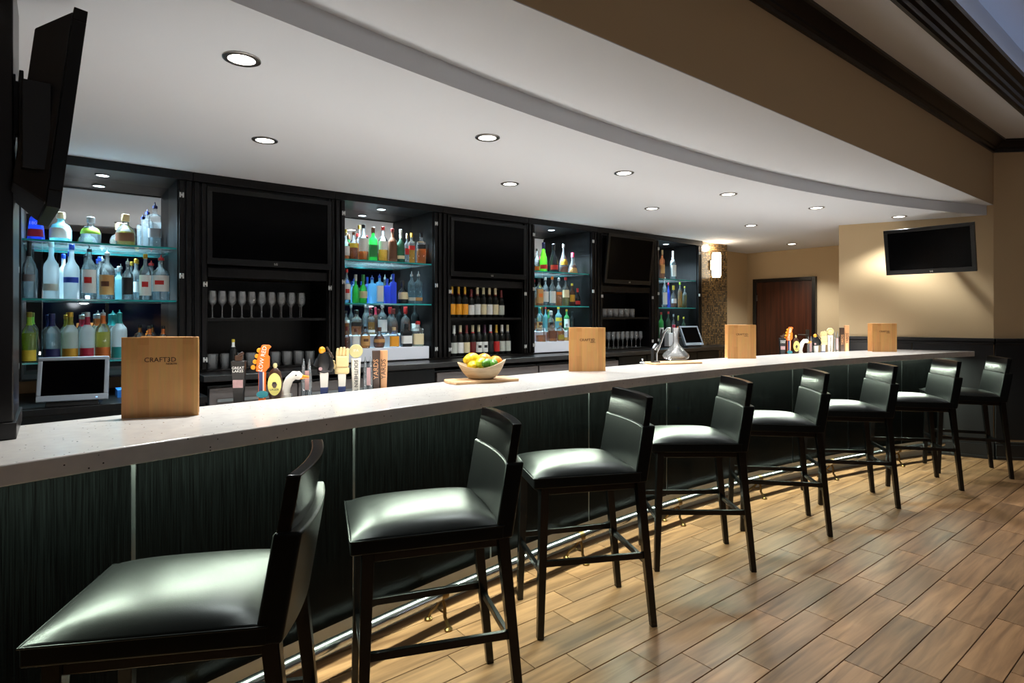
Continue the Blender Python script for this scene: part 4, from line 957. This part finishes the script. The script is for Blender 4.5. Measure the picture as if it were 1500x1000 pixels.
PC = {'black': (20, 20, 22), 'white': (236, 236, 232), 'cream': (226, 210, 170), 'red': (186, 34, 32), 'dred': (104, 26, 26), 'gold': (206, 160, 60), 'silver': (188, 192, 196), 'blue': (30, 70, 180), 'navy': (22, 30, 84), 'tan': (198, 150, 92), 'brown': (92, 52, 30),
      'orange': (228, 120, 36), 'amberlab': (236, 158, 34), 'teal': (30, 130, 130), 'green': (40, 120, 60), 'grey': (120, 120, 124), 'yellow': (232, 206, 70), 'pink': (210, 70, 100), 'copper': (196, 108, 54), 'crimson': (156, 22, 52), 'lgreen': (150, 200, 60), 'palegrey': (196, 200, 190), 'olive': (140, 130, 40), 'cork': (206, 176, 126), 'purple': (70, 24, 52)}
PM = {}
def pm(n):
    if n not in PM: PM[n] = mat('label_' + n, rgb(*PC[n]), .42, var=.07, scale=120, metal=.6 if n in ('silver', 'gold', 'copper') else 0)
    return PM[n]
def profile(shape, h, r):
    """(outer profile, height where the closure starts, neck radius, squareness, label band)"""
    S = {'std': ([(.86, 0), (1, .015), (1, .58), (.93, .64), (.55, .71), (.34, .76), (.32, .92)], .90, .34, 0, (.14, .50)),
         'tall': ([(.9, 0), (1, .012), (1, .54), (.9, .60), (.5, .68), (.34, .74), (.30, .94)], .90, .32, 0, (.16, .46)),
         'wine': ([(.95, 0), (1, .012), (1, .60), (.92, .66), (.55, .73), (.38, .78), (.36, .98)], .74, .38, 0, (.12, .46)),
         'squat': ([(.80, 0), (.97, .03), (1, .14), (.98, .42), (.80, .56), (.42, .64), (.32, .68), (.32, .80)], .78, .36, 0, (.12, .48)),
         'bulb': ([(.70, 0), (.92, .06), (1, .26), (.92, .46), (.60, .60), (.34, .68), (.30, .84)], .80, .36, 0, (.20, .46)),
         'square': ([(.94, 0), (1, .02), (1, .60), (.92, .66), (.45, .72), (.36, .76), (.36, .86)], .84, .40, .55, (.10, .52)),
         'block': ([(.94, 0), (1, .02), (1, .66), (.92, .71), (.40, .74), (.34, .78), (.34, .88)], .86, .40, .7, (.08, .36)),
         'trap': ([(.96, 0), (1, .03), (.74, .56), (.62, .62), (.40, .66), (.38, .72)], .70, .60, .5, (.12, .30)),
         'champ': ([(.9, 0), (1, .03), (1, .36), (.84, .50), (.48, .68), (.34, .80), (.33, .97)], .78, .36, 0, (.06, .26)),
         'tear': ([(.90, 0), (1, .03), (1, .24), (.88, .40), (.52, .58), (.24, .72), (.20, .92)], .88, .24, 0, (.10, .34)),
         'tri': ([(1, 0), (1, .06), (.70, .36), (.36, .58), (.30, .66), (.30, .82)], .78, .36, .3, (.04, .30))}[shape]
    return [(q * r, z * h) for q, z in S[0]], S[1] * h, S[2] * r, S[3], S[4]
def rad_at(prof, z):
    for (r0, z0), (r1, z1) in zip(prof, prof[1:]):
        if z0 <= z <= z1: return r0 + (r1 - r0) * (z - z0) / max(z1 - z0, 1e-6)
    return prof[-1][0]
def bottle(label, X, Y, zb, h, wd, shape, gl, liq, cap, lab, grp, pour=False, foil=None):
    r = wd / 2 * (.93 if shape in ('square', 'block', 'trap') else 1.0)
    t = thing('wine_bottle' if shape == 'wine' else 'bottle', label, 'bottle', (X, Y, zb), random.uniform(-.12, .12) - .25, grp)
    prof, zc, rn, sq, band = profile(shape, h, r)
    sy = .8 if sq else 1.0
    n = 20
    body = MB().lathe(prof, n, sq=sq, sy=sy).build('body', G[gl], t, smooth=50)
    if liq:
        c, lev = liq
        ip = [(q * .93, max(z, .004)) for q, z in prof if z < lev * h]; ip.append((rad_at(prof, lev * h) * .93, lev * h))
        MB().lathe(ip, n, sq=sq, sy=sy).build('liquid', LQ[c], t, smooth=50)
    if cap:
        if pour:
            MB().lathe([(rn * 1.05, zc), (rn * 1.05, zc + .018), (rn * .5, zc + .022), (rn * .3, max(h - .012, zc + .026)), (rn * .18, max(h, zc + .04))], 12).build('pourer', pm(cap), t)
        else:
            MB().lathe([(rn * 1.06, zc), (rn * 1.12, zc + .002), (rn * 1.10, h - .002), (rn * .95, h)], 14).build('cap', pm(cap), t)
    if foil: MB().lathe([(q * 1.03 if q > 0 else q, z) for q, z in [(rad_at(prof, h * .735), h * .735), (rad_at(prof, h * .79), h * .79), (rn * 1.0, h * .93)]], 14, caps=False).build('neck_foil', pm(foil), t)
    if lab:
        lc, z0, z1 = lab[0], (lab[1] if len(lab) > 1 else band[0]) * h, (lab[2] if len(lab) > 2 else band[1]) * h
        m = 5; vs = []; fs = []; q = 12
        for j in range(m + 1):
            z = z0 + (z1 - z0) * j / m; rr = rad_at(prof, z) * 1.012 + .0006
            for i in range(q + 1):
                a = -PI / 2 + math.radians(-74 + 148 * i / q); ca, sa = math.cos(a), math.sin(a); k = 1.0
                if sq: e = 2 + 10 * sq; k = 1.0 / (abs(ca) ** e + abs(sa) ** e) ** (1 / e)
                vs.append((rr * ca * k, rr * sa * k * sy, z))
        for j in range(m):
            for i in range(q): a = j * (q + 1) + i; fs.append((a, a + 1, a + q + 2, a + q + 1))
        mb = MB(); mb.add(vs, fs); lo = mb.build('label', pm(lc), t, smooth=60)
        if len(lab) > 3:            # a printed block in the middle of the label
            za, zb2 = z0 + (z1 - z0) * .42, z0 + (z1 - z0) * .68; rr = rad_at(prof, za) * 1.02 + .0012; vs = []; fs = []
            for z in (za, zb2):
                for i in range(7):
                    a = -PI / 2 + math.radians(-30 + 60 * i / 6); ca, sa = math.cos(a), math.sin(a); k = 1.0
                    if sq: e = 2 + 10 * sq; k = 1.0 / (abs(ca) ** e + abs(sa) ** e) ** (1 / e)
                    vs.append((rr * ca * k, rr * sa * k * sy, z))
            for i in range(6): fs.append((i, i + 1, 8 + i, 7 + i))
            mb = MB(); mb.add(vs, fs); mb.build('print', pm(lab[3]), lo)
    return t
def shelf(place, grp, zb, Y, rows, floor_y=None):
    items = []
    for e in rows:
        ex = e[9] if len(e) > 9 else {}
        YY = Y + (ex['dy'] + .025 if 'dy' in ex else 0)
        X = at_y(e[0], 400, YY)[0]; dz = depth(X, YY)
        wd = e[2] * dz / FPX / math.sqrt(1 + ((e[0] - 750) / FPX) ** 2)       # width seen off the lens axis is stretched
        items.append([X, YY, dz, wd, e, ex])
    for i in items:             # neighbours in a rank may touch but not run into each other
        for j in items:
            if i is not j and abs(i[1] - j[1]) < .02:
                lim = abs(i[0] - j[0]) * .985
                if (i[3] + j[3]) / 2 > lim:
                    k = lim / ((i[3] + j[3]) / 2); i[3] *= k; j[3] *= k
    for X, YY, dz, wd, e, ex in items:
        px, yt, wp, shape, gl, liq, cap, lab, desc = e[:9]
        h = z_of(yt, X, YY) - zb
        b = bottle(desc + ', ' + place, X, YY, zb, max(h, .12), wd, shape, gl, liq, cap, lab, grp, ex.get('pour', False), ex.get('foil'))
        if 'txt' in ex: letter(('1800', .03), M_WPRINT, b, (0, -wd * .36, h * .45))
c1, c2, c3_, c4 = 'cabinet nearest the column', 'second lit cabinet', 'third lit cabinet', 'cabinet by the mosaic'
P = {'pour': True}
shelf('top shelf, ' + c1, 'spirits on the top shelf nearest the column', SH1, 4.87, [
    (53, 297, 27, 'trap', 'blue', None, 'palegrey', ('crimson', .10, .30), 'tapered square blue bottle with grey cap', {'txt': 1}),
    (89, 311, 34, 'squat', 'teal', ('water', .55), 'cream', ('white', .12, .46), 'round teal bottle with cream cap'),
    (133, 318, 31, 'squat', 'clear', ('water', .5), 'silver', ('lgreen', .36, .58), 'round clear bottle with lime green tag'),
    (184, 314, 30, 'squat', 'clear', ('olive', .45), 'cork', ('brown', .14, .40), 'squat clear bottle with cork and brown label'),
    (227, 296, 20, 'block', 'clear', ('water', .55), 'navy', ('grey', .22, .42), 'square clear bottle with grey label band', P),
    (216, 306, 18, 'block', 'clear', ('water', .55), 'navy', None, 'plain clear bottle behind the grey banded one', {'pour': True, 'dy': .11})])
shelf('middle shelf, ' + c1, 'spirits on the middle shelf nearest the column', SH2, 4.87, [
    (43, 353, 21, 'tall', 'clear', ('water', .34), 'black', ('grey', .3, .42), 'clear bottle with long black neck', {'foil': 'black'}),
    (75, 353, 24, 'tall', 'frost', None, 'white', ('palegrey', .14, .26), 'tall frosted bottle with grey lettering'),
    (105, 358, 24, 'tall', 'frost', None, 'blue', ('sky' if 0 else 'blue', .30, .40), 'frosted bottle with blue cap'),
    (131, 361, 22, 'std', 'clear', ('water', .6), 'black', ('white', .12, .56, 'red'), 'clear bottle, white label with red mark', P),
    (157, 367, 23, 'std', 'clear', ('water', .5), 'silver', ('tan', .10, .50, 'brown'), 'clear bottle with tan label', P),
    (187, 381, 17, 'std', 'clear', ('water', .5), 'silver', ('black', .14, .56), 'clear bottle with black square label', P),
    (199, 379, 15, 'std', 'clear', ('water', .5), 'gold', ('white', .2, .45), 'small clear bottle with gold cap', {'dy': .10}),
    (213, 372, 18, 'std', 'clear', ('water', .5), 'gold', ('white', .10, .54, 'red'), 'clear gold-capped bottle with red print'),
    (236, 375, 26, 'std', 'clear', ('water', .55), 'red', ('white', .2, .56, 'red'), 'broad clear bottle with red pourer', P),
    (174, 390, 14, 'square', 'teal', None, 'silver', None, 'small pale teal bottle in the second row', {'dy': .12}),
    (146, 376, 15, 'std', 'clear', ('water', .5), 'blue', None, 'clear bottle with blue cap, second row', {'dy': .13}),
    (93, 372, 18, 'std', 'frost', None, 'blue', None, 'frosted bottle half hidden in the second row', {'dy': .12})])
shelf('bottom shelf, ' + c1, 'flavoured spirits on the bottom shelf nearest the column', SHB, 4.85, [
    (43, 457, 23, 'std', 'clear', ('lime', .58), 'olive', ('yellow', .02, .24), 'frosted lime liqueur bottle with yellow band', {'foil': 'lgreen'}),
    (76, 459, 27, 'std', 'clear', ('water', .58), 'navy', ('navy', .02, .26), 'clear bottle with navy band', {'foil': 'navy'}),
    (103, 457, 24, 'std', 'frost', ('pale', .58), 'gold', ('gold', .02, .25), 'pale bottle with gold band', {'foil': 'olive'}),
    (128, 457, 24, 'std', 'frost', None, 'silver', ('crimson', .02, .25), 'white bottle with crimson band and neck', {'foil': 'crimson'}),
    (151, 455, 24, 'std', 'clear', ('lemon', .56), 'silver', ('copper', .02, .25), 'lemon yellow bottle with orange band', {'foil': 'copper', 'pour': True}),
    (175, 455, 23, 'std', 'frost', None, 'teal', ('teal', .02, .25), 'white bottle with teal band and neck', {'foil': 'teal', 'pour': True}),
    (71, 461, 22, 'std', 'clear', ('water', .58), 'navy', None, 'second navy necked bottle in the row behind', {'foil': 'navy', 'dy': .10}),
    (98, 461, 22, 'std', 'clear', ('pale', .58), 'gold', None, 'second gold capped bottle in the row behind', {'foil': 'olive', 'dy': .10}),
    (122, 461, 22, 'std', 'clear', None, 'silver', None, 'second crimson necked bottle in the row behind', {'foil': 'crimson', 'dy': .10}),
    (144, 460, 22, 'std', 'clear', ('lemon', .56), 'silver', None, 'second copper necked bottle in the row behind', {'foil': 'copper', 'dy': .10}),
    (167, 460, 22, 'std', 'clear', None, 'teal', None, 'second teal necked bottle in the row behind', {'foil': 'teal', 'dy': .10}),
    (219, 477, 16, 'std', 'clear', ('amber', .3), 'black', None, 'small bottle with copper neck behind the menu', {'foil': 'copper'}),
    (239, 477, 16, 'std', 'clear', ('amber', .3), 'black', None, 'small copper necked bottle next to cabinet side', {'foil': 'copper'})])
shelf('top shelf, ' + c2, 'whiskies on the top shelf of the second lit cabinet', SH1, 4.86, [
    (507, 341, 12, 'std', 'clear', ('amber', .5), 'cream', ('white', .15, .5), 'clear whisky bottle beside the cabinet side'),
    (518, 340, 14, 'std', 'clear', ('rye', .48), 'brown', ('yellow', .44, .6), 'dark whisky bottle with yellow shoulder label'),
    (532.5, 329, 14, 'std', 'clear', ('amber', .26), 'black', ('white', .26, .62), 'tall clear bottle with white label'),
    (526, 330, 11, 'std', 'clear', ('amber', .5), 'gold', None, 'gold capped bottle in the second row', {'dy': .10}),
    (546.5, 333, 13.5, 'square', 'green', None, 'brown', ('green', .12, .48), 'bright green bottle with brown cap'),
    (561, 332, 14, 'std', 'clear', ('gold', .34), 'red', ('white', .34, .58), 'clear bottle of gold whisky, red cap'),
    (575, 335, 13, 'std', 'brown', None, 'dred', ('brown', .1, .6), 'brown bottle with dark red label'),
    (587, 336, 11, 'tall', 'dgreen', None, 'palegrey', ('cream', .12, .22), 'dark green bottle with light blue neck', {'foil': 'palegrey'}),
    (596, 342, 8, 'square', 'clear', ('water', .4), 'cork', ('red', .3, .5), 'narrow clear bottle with red label'),
    (603, 341, 12, 'block', 'clear', ('gold', .55), 'gold', ('red', .44, .58), 'square bottle with slanting red label'),
    (617, 341, 14, 'block', 'clear', ('amber', .52), 'black', ('black', .48, .62), 'square bottle with black label')])
shelf('middle shelf, ' + c2, 'gins on the middle shelf of the second lit cabinet', SH2, 4.86, [
    (508, 394, 11, 'std', 'clear', ('water', .6), 'red', ('white', .1, .56, 'red'), 'clear gin bottle with red figure label'),
    (515, 412, 7, 'square', 'sky', None, 'blue', None, 'sky blue bottle half hidden in the second row', {'dy': .1}),
    (521, 402, 11, 'squat', 'green', None, 'silver', None, 'green gin bottle with grey cap'),
    (532, 402, 12.5, 'squat', 'green', None, 'green', ('cream', .18, .42), 'green gin bottle with cream label'),
    (545, 404, 13, 'block', 'sky', None, 'sky' if 0 else 'blue', None, 'light blue gin bottle without label', P),
    (556, 401, 11, 'block', 'sky', None, 'blue', ('white', .06, .6), 'light blue gin bottle with white strip label', P),
    (567, 408, 12, 'block', 'blue', None, 'blue', None, 'deep blue bottle, the narrower one'),
    (576, 401, 13, 'block', 'blue', None, 'blue', None, 'deep blue bottle, the broader one', ),
    (590, 411, 16, 'squat', 'dark', None, 'black', ('cream', .2, .5), 'black apothecary bottle with cream diamond label'),
    (603, 397, 12, 'square', 'smoke', ('water', .5), 'silver', ('palegrey', .1, .2), 'smoky clear bottle with silver pourer', P),
    (613, 397, 12, 'square', 'smoke', ('water', .5), 'silver', ('tan', .1, .2), 'smoky clear bottle beside the cabinet side', P)])
rows_b = [
    (507, 455, 10, 'std', 'clear', ('amber', .5), 'black', ('white', .5, .62), 'amber bottle with white shoulder label'),
    (522, 454, 17, 'square', 'clear', ('amber', .5), 'black', ('black', .36, .52), 'broad bourbon bottle with black label'),
    (535, 446, 12, 'std', 'clear', ('water', .6), 'silver', None, 'clear bottle with silver stopper'),
    (544, 453, 14, 'square', 'clear', ('gold', .5), 'black', ('white', .1, .2), 'square bottle of gold bourbon'),
    (560, 446, 14, 'std', 'clear', ('water', .5), 'silver', ('white', .1, .5), 'clear bottle with white label and stopper'),
    (550, 450, 10, 'std', 'brown', None, 'crimson', None, 'red waxed bottle in the second row', {'dy': .08, 'foil': 'crimson'}),
    (576, 452, 15, 'bulb', 'clear', ('rye', .62), 'dred', None, 'round dark bourbon bottle with dark red top'),
    (594, 449, 15, 'squat', 'clear', ('rye', .6), 'red', None, 'square-shouldered bourbon bottle with red wax neck', {'foil': 'red'}),
    (608, 446, 12, 'std', 'dark', None, 'black', ('white', .1, .36), 'dark bottle with white label')]
rows_f = [
    (508, 478, 11, 'bulb', 'clear', ('rye', .5), 'dred', None, 'dark red round bottle'),
    (521, 481, 11, 'square', 'clear', ('amber', .5), 'brown', ('white', .1, .62), 'flat bottle with white label'),
    (535, 478, 14, 'std', 'clear', ('amber', .55), 'black', ('tan', .12, .58, 'brown'), 'amber bottle with tan house label'),
    (555.5, 479, 17, 'bulb', 'clear', ('rye', .55), 'brown', ('tan', .26, .42), 'round squat bourbon bottle with tan band'),
    (577, 479, 14.5, 'square', 'clear', ('water', .6), 'cork', ('amberlab', .04, .55), 'square corked bottle with amber label'),
    (595, 474, 17, 'square', 'dark', None, 'black', ('white', .14, .48), 'black bottle with white square label'),
    (612, 470, 17, 'block', 'clear', ('pale', .5), 'red', ('cream', .08, .5), 'clear square bottle with cream label, red neck')]
shelf('upper riser step, ' + c2, 'bourbons on the upper step of the second lit cabinet', 1.286, 4.98, rows_b)
shelf('lower riser step, ' + c2, 'bourbons on the lower step of the second lit cabinet', 1.176, 4.83, rows_f)
shelf('top shelf, ' + c3_, 'brandies on the top shelf of the third lit cabinet', SH1, 4.86, [
    (786.5, 364, 8, 'tall', 'clear', ('amber', .2), 'grey', ('orange', .06, .22), 'slim clear bottle with orange label'),
    (796, 355, 11.5, 'champ', 'lime', None, 'navy', ('red', .1, .24), 'round-shouldered green bottle with red seal'),
    (811, 357.5, 12.5, 'champ', 'dark', None, 'black', ('red', .1, .26), 'dark round-shouldered bottle with red seal'),
    (825.5, 357.5, 13, 'tear', 'clear', ('rye', .22), 'silver', ('gold', .28, .48), 'clear teardrop decanter with gold label'),
    (839, 370, 13, 'tri', 'clear', ('rye', .4), 'pink', ('tan', .03, .28), 'triangular dark red bottle with pink cap')])
shelf('middle shelf, ' + c3_, 'rums on the middle shelf of the third lit cabinet', SH2, 4.86, [
    (790, 407, 11, 'square', 'clear', ('amber', .3), 'black', ('tan', .1, .6, 'orange'), 'bottle with tall tan label'),
    (799, 406, 9.5, 'std', 'clear', ('water', .6), 'white', ('white', .14, .5), 'white clear rum bottle'),
    (809, 405, 10, 'std', 'clear', ('water', .5), 'orange', ('white', .1, .5), 'clear bottle with orange cap'),
    (818.5, 407, 9.5, 'std', 'clear', ('amber', .4), 'silver', ('orange', .4, .5), 'clear bottle half full of amber rum'),
    (828.5, 406, 10.5, 'std', 'clear', ('olive', .3), 'red', ('cream', .3, .56), 'red capped bottle with cream label'),
    (838, 415, 8.5, 'std', 'brown', ('amber', .5), 'yellow', ('gold', .2, .5), 'amber bottle with yellow cap'),
    (846, 422, 8, 'squat', 'dark', None, 'red', ('red', .1, .3), 'small dark bottle with red label')])
shelf('upper riser step, ' + c3_, 'liqueurs on the upper step of the third lit cabinet', 1.286, 4.98, [
    (790, 450, 9, 'std', 'clear', ('amber', .4), 'teal', ('tan', .1, .4), 'amber bottle with teal neck', {'foil': 'teal'}),
    (799, 449, 7, 'tall', 'teal', None, 'red', None, 'slim teal bottle with red cap'),
    (807, 455, 12, 'squat', 'clear', ('amber', .4), 'white', None, 'squat clear bottle with white cap'),
    (818, 449, 10, 'std', 'teal', None, 'yellow', ('yellow', .4, .55), 'teal bottle with yellow label'),
    (830, 453, 8.5, 'std', 'green', None, 'gold', ('white', .15, .55), 'green whiskey bottle with white label'),
    (838, 456, 7, 'std', 'dark', None, 'black', None, 'dark slim bottle without label'),
    (848, 463, 8, 'std', 'dark', None, 'cream', ('grey', .1, .3), 'dark bottle with pale cap')])
shelf('lower riser step, ' + c3_, 'liqueurs on the lower step of the third lit cabinet', 1.176, 4.83, [
    (792, 472, 14, 'block', 'clear', ('amber', .34), 'brown', None, 'square clear bottle a third full'),
    (808, 472, 14, 'block', 'clear', ('amber', .5), 'black', ('brown', .16, .56), 'square bottle with dark brown label'),
    (821, 472, 10.5, 'square', 'clear', ('amber', .55), 'gold', ('olive', .1, .34), 'amber bottle with olive label'),
    (830, 474, 8, 'square', 'clear', ('gold', .2), 'silver', None, 'clear bottle with a little gold spirit')])
shelf('top shelf, ' + c4, 'bottles on the top shelf by the mosaic', SH1, 4.86, [
    (970, 366, 7, 'square', 'brown', None, 'cork', ('tan', .2, .5), 'slim brown corked bottle'),
    (986, 368, 9, 'std', 'clear', ('water', .6), 'silver', ('white', .12, .52), 'clear bottle with white label and silver top', {'foil': 'silver'})])
shelf('middle shelf, ' + c4, 'bottles on the middle shelf by the mosaic', SH2, 4.86, [
    (973.5, 406, 8, 'std', 'clear', ('water', .6), 'palegrey', ('white', .1, .5), 'white labelled clear bottle'),
    (979, 414, 6, 'std', 'blue', None, 'pink', None, 'small blue bottle'),
    (986.5, 418, 9, 'bulb', 'clear', ('rye', .4), 'yellow', ('white', .2, .4), 'round bottle with yellow top'),
    (996, 413, 6.5, 'std', 'clear', ('gold', .7), 'lgreen', None, 'slim golden yellow bottle'),
    (1003, 419, 6.5, 'std', 'clear', ('olive', .6), 'olive', None, 'slim olive bottle')])
shelf('base step, ' + c4, 'bottles at the bottom of the cabinet by the mosaic', 1.167, 4.88, [
    (968.5, 457, 7.5, 'std', 'green', None, 'red', ('white', .1, .4), 'green bottle with red cap'),
    (979, 456, 7.5, 'std', 'dgreen', None, 'red', ('white', .1, .4), 'dark green bottle with red cap'),
    (986.5, 460, 5.5, 'std', 'clear', ('water', .6), 'silver', ('pink', .3, .55), 'clear bottle with pink label'),
    (993.5, 462, 5.5, 'wine', 'dark', None, 'olive', ('orange', .3, .5), 'dark bottle with orange label'),
    (1001.5, 464, 6.5, 'std', 'dgreen', None, 'yellow', ('crimson', .15, .4), 'olive green bottle with dark red label')])
for (a, b), lab, hi in ((NICHE[1], 'white stepped bottle riser in the second lit cabinet', 1), (NICHE[2], 'white stepped bottle riser in the third lit cabinet', 1), (NICHE[3], 'black bottle step in the cabinet by the mosaic', 0)):
    m = MB()
    if hi: m.box(a + .02, b - .02, 4.765, 4.90, CT + .012, 1.176).box(a + .02, b - .02, 4.90, 5.08, CT + .012, 1.286)
    else: m.box(a + .02, b - .10, 4.78, 5.0, CT + .012, 1.167)
    tag(m.build('bottle_riser', M_RISER if hi else M_BLACKP, bevel=.004), lab, 'riser')
nb = at_y(972, 490, 4.80)
tag(MB().box(0, .15, 0, .07, 0, .17).box(.03, .12, -.001, 0, .05, .13).build('napkin_box', M_WHITEP, loc=(nb[0] - .02, 4.70, CT + .012), bevel=.002), 'white carton at the foot of the cabinet by the mosaic', 'box')

# wine rows
for r_, (zb, Y, rows) in enumerate(((1.442, 4.86, [(662, 'amberlab', 'gold', 'dred'), (670.5, 'amberlab', 'gold', 'dred'), (680, 'amberlab', 'gold', 'dred'), (690, 'white', 'dred', 'dred'), (699.6, 'white', 'cream', 'dred'), (708.6, 'cream', 'cream', 'black'), (717, 'white', 'cream', 'brown'), (725.4, 'cream', 'cream', 'dred'), (734, 'palegrey', 'dred', 'dred')]),
                                     (CT + .012, 4.86, [(665, 'palegrey', 'white', 'palegrey'), (673.8, 'white', 'cream', 'dred'), (684, 'cream', 'dred', 'dred'), (693.4, 'dred', 'cream', 'red'), (702, 'white', 'cream', 'black'), (710.4, 'white', 'purple', 'purple'), (718.8, 'black', 'white', 'red'), (727.4, 'red', 'gold', 'gold'), (735.8, 'palegrey', 'white', 'grey'), (743.4, 'palegrey', 'cream', 'grey')]))):
    nm = {'amberlab': 'orange'}
    row = 'upper row' if r_ == 0 else 'lower row'
    seen = {}
    for k, (px, lc, cp, fo) in enumerate(rows):
        X0_, X1_ = at_y(rows[0][0], 440, Y)[0], at_y(rows[-1][0], 440, Y)[0]; X = X0_ + (X1_ - X0_) * k / (len(rows) - 1)
        same = [q for q in rows if q[1] == lc and q[2] == cp and q[3] == fo]
        lab = 'wine bottle with %s label and %s top, %s of wine cabinet' % (nm.get(lc, {'palegrey': 'pale grey', 'dred': 'dark red'}.get(lc, lc)), {'dred': 'dark red'}.get(cp, cp), row)
        if r_ == 0 and k == 4: lab = 'wine bottle with white label and dark red neck, cream top, upper wine row'
        if r_ == 0 and k == 6: lab = 'wine bottle with white label and brown neck, cream top, upper wine row'
        if r_ == 1 and k in (8,): lab = 'wine bottle with pale grey label, beside the red labelled one, lower wine row'
        if r_ == 1 and k == 4: lab = 'wine bottle, white label with black print and cream top, lower wine row'
        if r_ == 1 and k == 5: lab = 'wine bottle, white label with black print and purple top, lower wine row'
        hgt = .305 if not (r_ == 0 and k in (3, 8)) else .285
        bottle(lab, X, Y, zb, hgt, .0685, 'wine', 'wine', None, cp, (lc, .10, .44) + (('black',) if (r_ == 1 and k in (4, 5)) else ()), 'wine bottles in the %s' % row, foil=fo)

# ================================================================== GLASSWARE
def open_vessel(prof, th=.0016, n=18):
    inner = [(max(r - th, .0006), z + (th if i == 0 else 0)) for i, (r, z) in enumerate(prof)]
    return prof, inner
def stemware(h, r):
    m = MB()
    out = [(.029, 0), (.030, .002), (.010, .006), (.004, .012), (.0035, h * .42), (.008, h * .46), (r * .82, h * .56), (r, h * .68), (r * .92, h * .84), (r * .78, h)]
    inn = [(r * .78 - .0014, h), (r * .92 - .0014, h * .84), (r - .0014, h * .68), (r * .82 - .001, h * .57), (.0065, h * .475), (.0005, h * .47)]
    return m.lathe(out + inn, 16, caps=False)
def tumbler(h, r):
    return MB().lathe([(r * .86, 0), (r * .9, .002), (r, h), (r - .002, h), (r * .86, .012), (.0005, .012)], 16, caps=False)
wg = stemware(.205, .032).mesh(60); wg.materials.append(M_STEM)
tg = tumbler(.105, .040).mesh(60); tg.materials.append(M_STEM)
fl = stemware(.20, .030).mesh(60); fl.materials.append(M_STEM)
def glassrow(nm, me, lab, cat, grp, zb, pts):
    for X, Y in pts:
        tag(put(nm, me, M_STEM, None, (X, Y, zb + .0005), random.uniform(0, 3)), lab, cat, grp)
for row, Y, lab in ((0, 4.83, 'tulip stem glass in the front rank above the tumblers'), (1, 4.93, 'tulip stem glass in the rear rank above the tumblers')):
    pts = [(at_y(px, 450, 4.83)[0] + (.0 if row == 0 else .02), Y) for px in (311, 325.5, 340, 354.5, 369, 383.5, 398, 412.5, 427, 441.5)]
    glassrow('wine_glass', wg, lab, 'glass', 'stem glasses on the shelf under the first television', 1.442, pts)
for row, Y in ((0, 4.84), (1, 4.94)):
    pts = [(X, Y) for X in ([.935 + .092 * i for i in range(9)] if row == 0 else [.96 + .092 * i for i in range(8)])]
    glassrow('tumbler', tg, ('tumbler in the front rank under the stem glasses', 'tumbler in the rear rank under the stem glasses')[row], 'glass', 'tumblers under the stem glasses', CT + .012, pts)
a_, b_ = BAY[2]
glassrow('tumbler', tg, 'tumbler on the shelf under the tilted television', 'glass', 'tumblers under the tilted television', 1.442, [(a_ + .07 + .10 * i, 4.85) for i in range(7)] + [(a_ + .12 + .10 * i, 4.95) for i in range(6)])
glassrow('stem_glass', fl, 'stem glass at the bottom of the cabinet with the tilted television', 'glass', 'stem glasses under the tilted television', CT + .012, [(a_ + .06 + .085 * i, 4.84) for i in range(10)] + [(a_ + .10 + .085 * i, 4.94) for i in range(9)])
# white topped bottle standing among the tumblers
X = at_y(341, 520, 4.80)[0]
bottle('clear bottle with yellow cap standing among the tumblers', X, 4.785, CT + .012, .22, .06, 'std', 'dark', None, 'yellow', None, 'bottles among the glasses', foil='white')
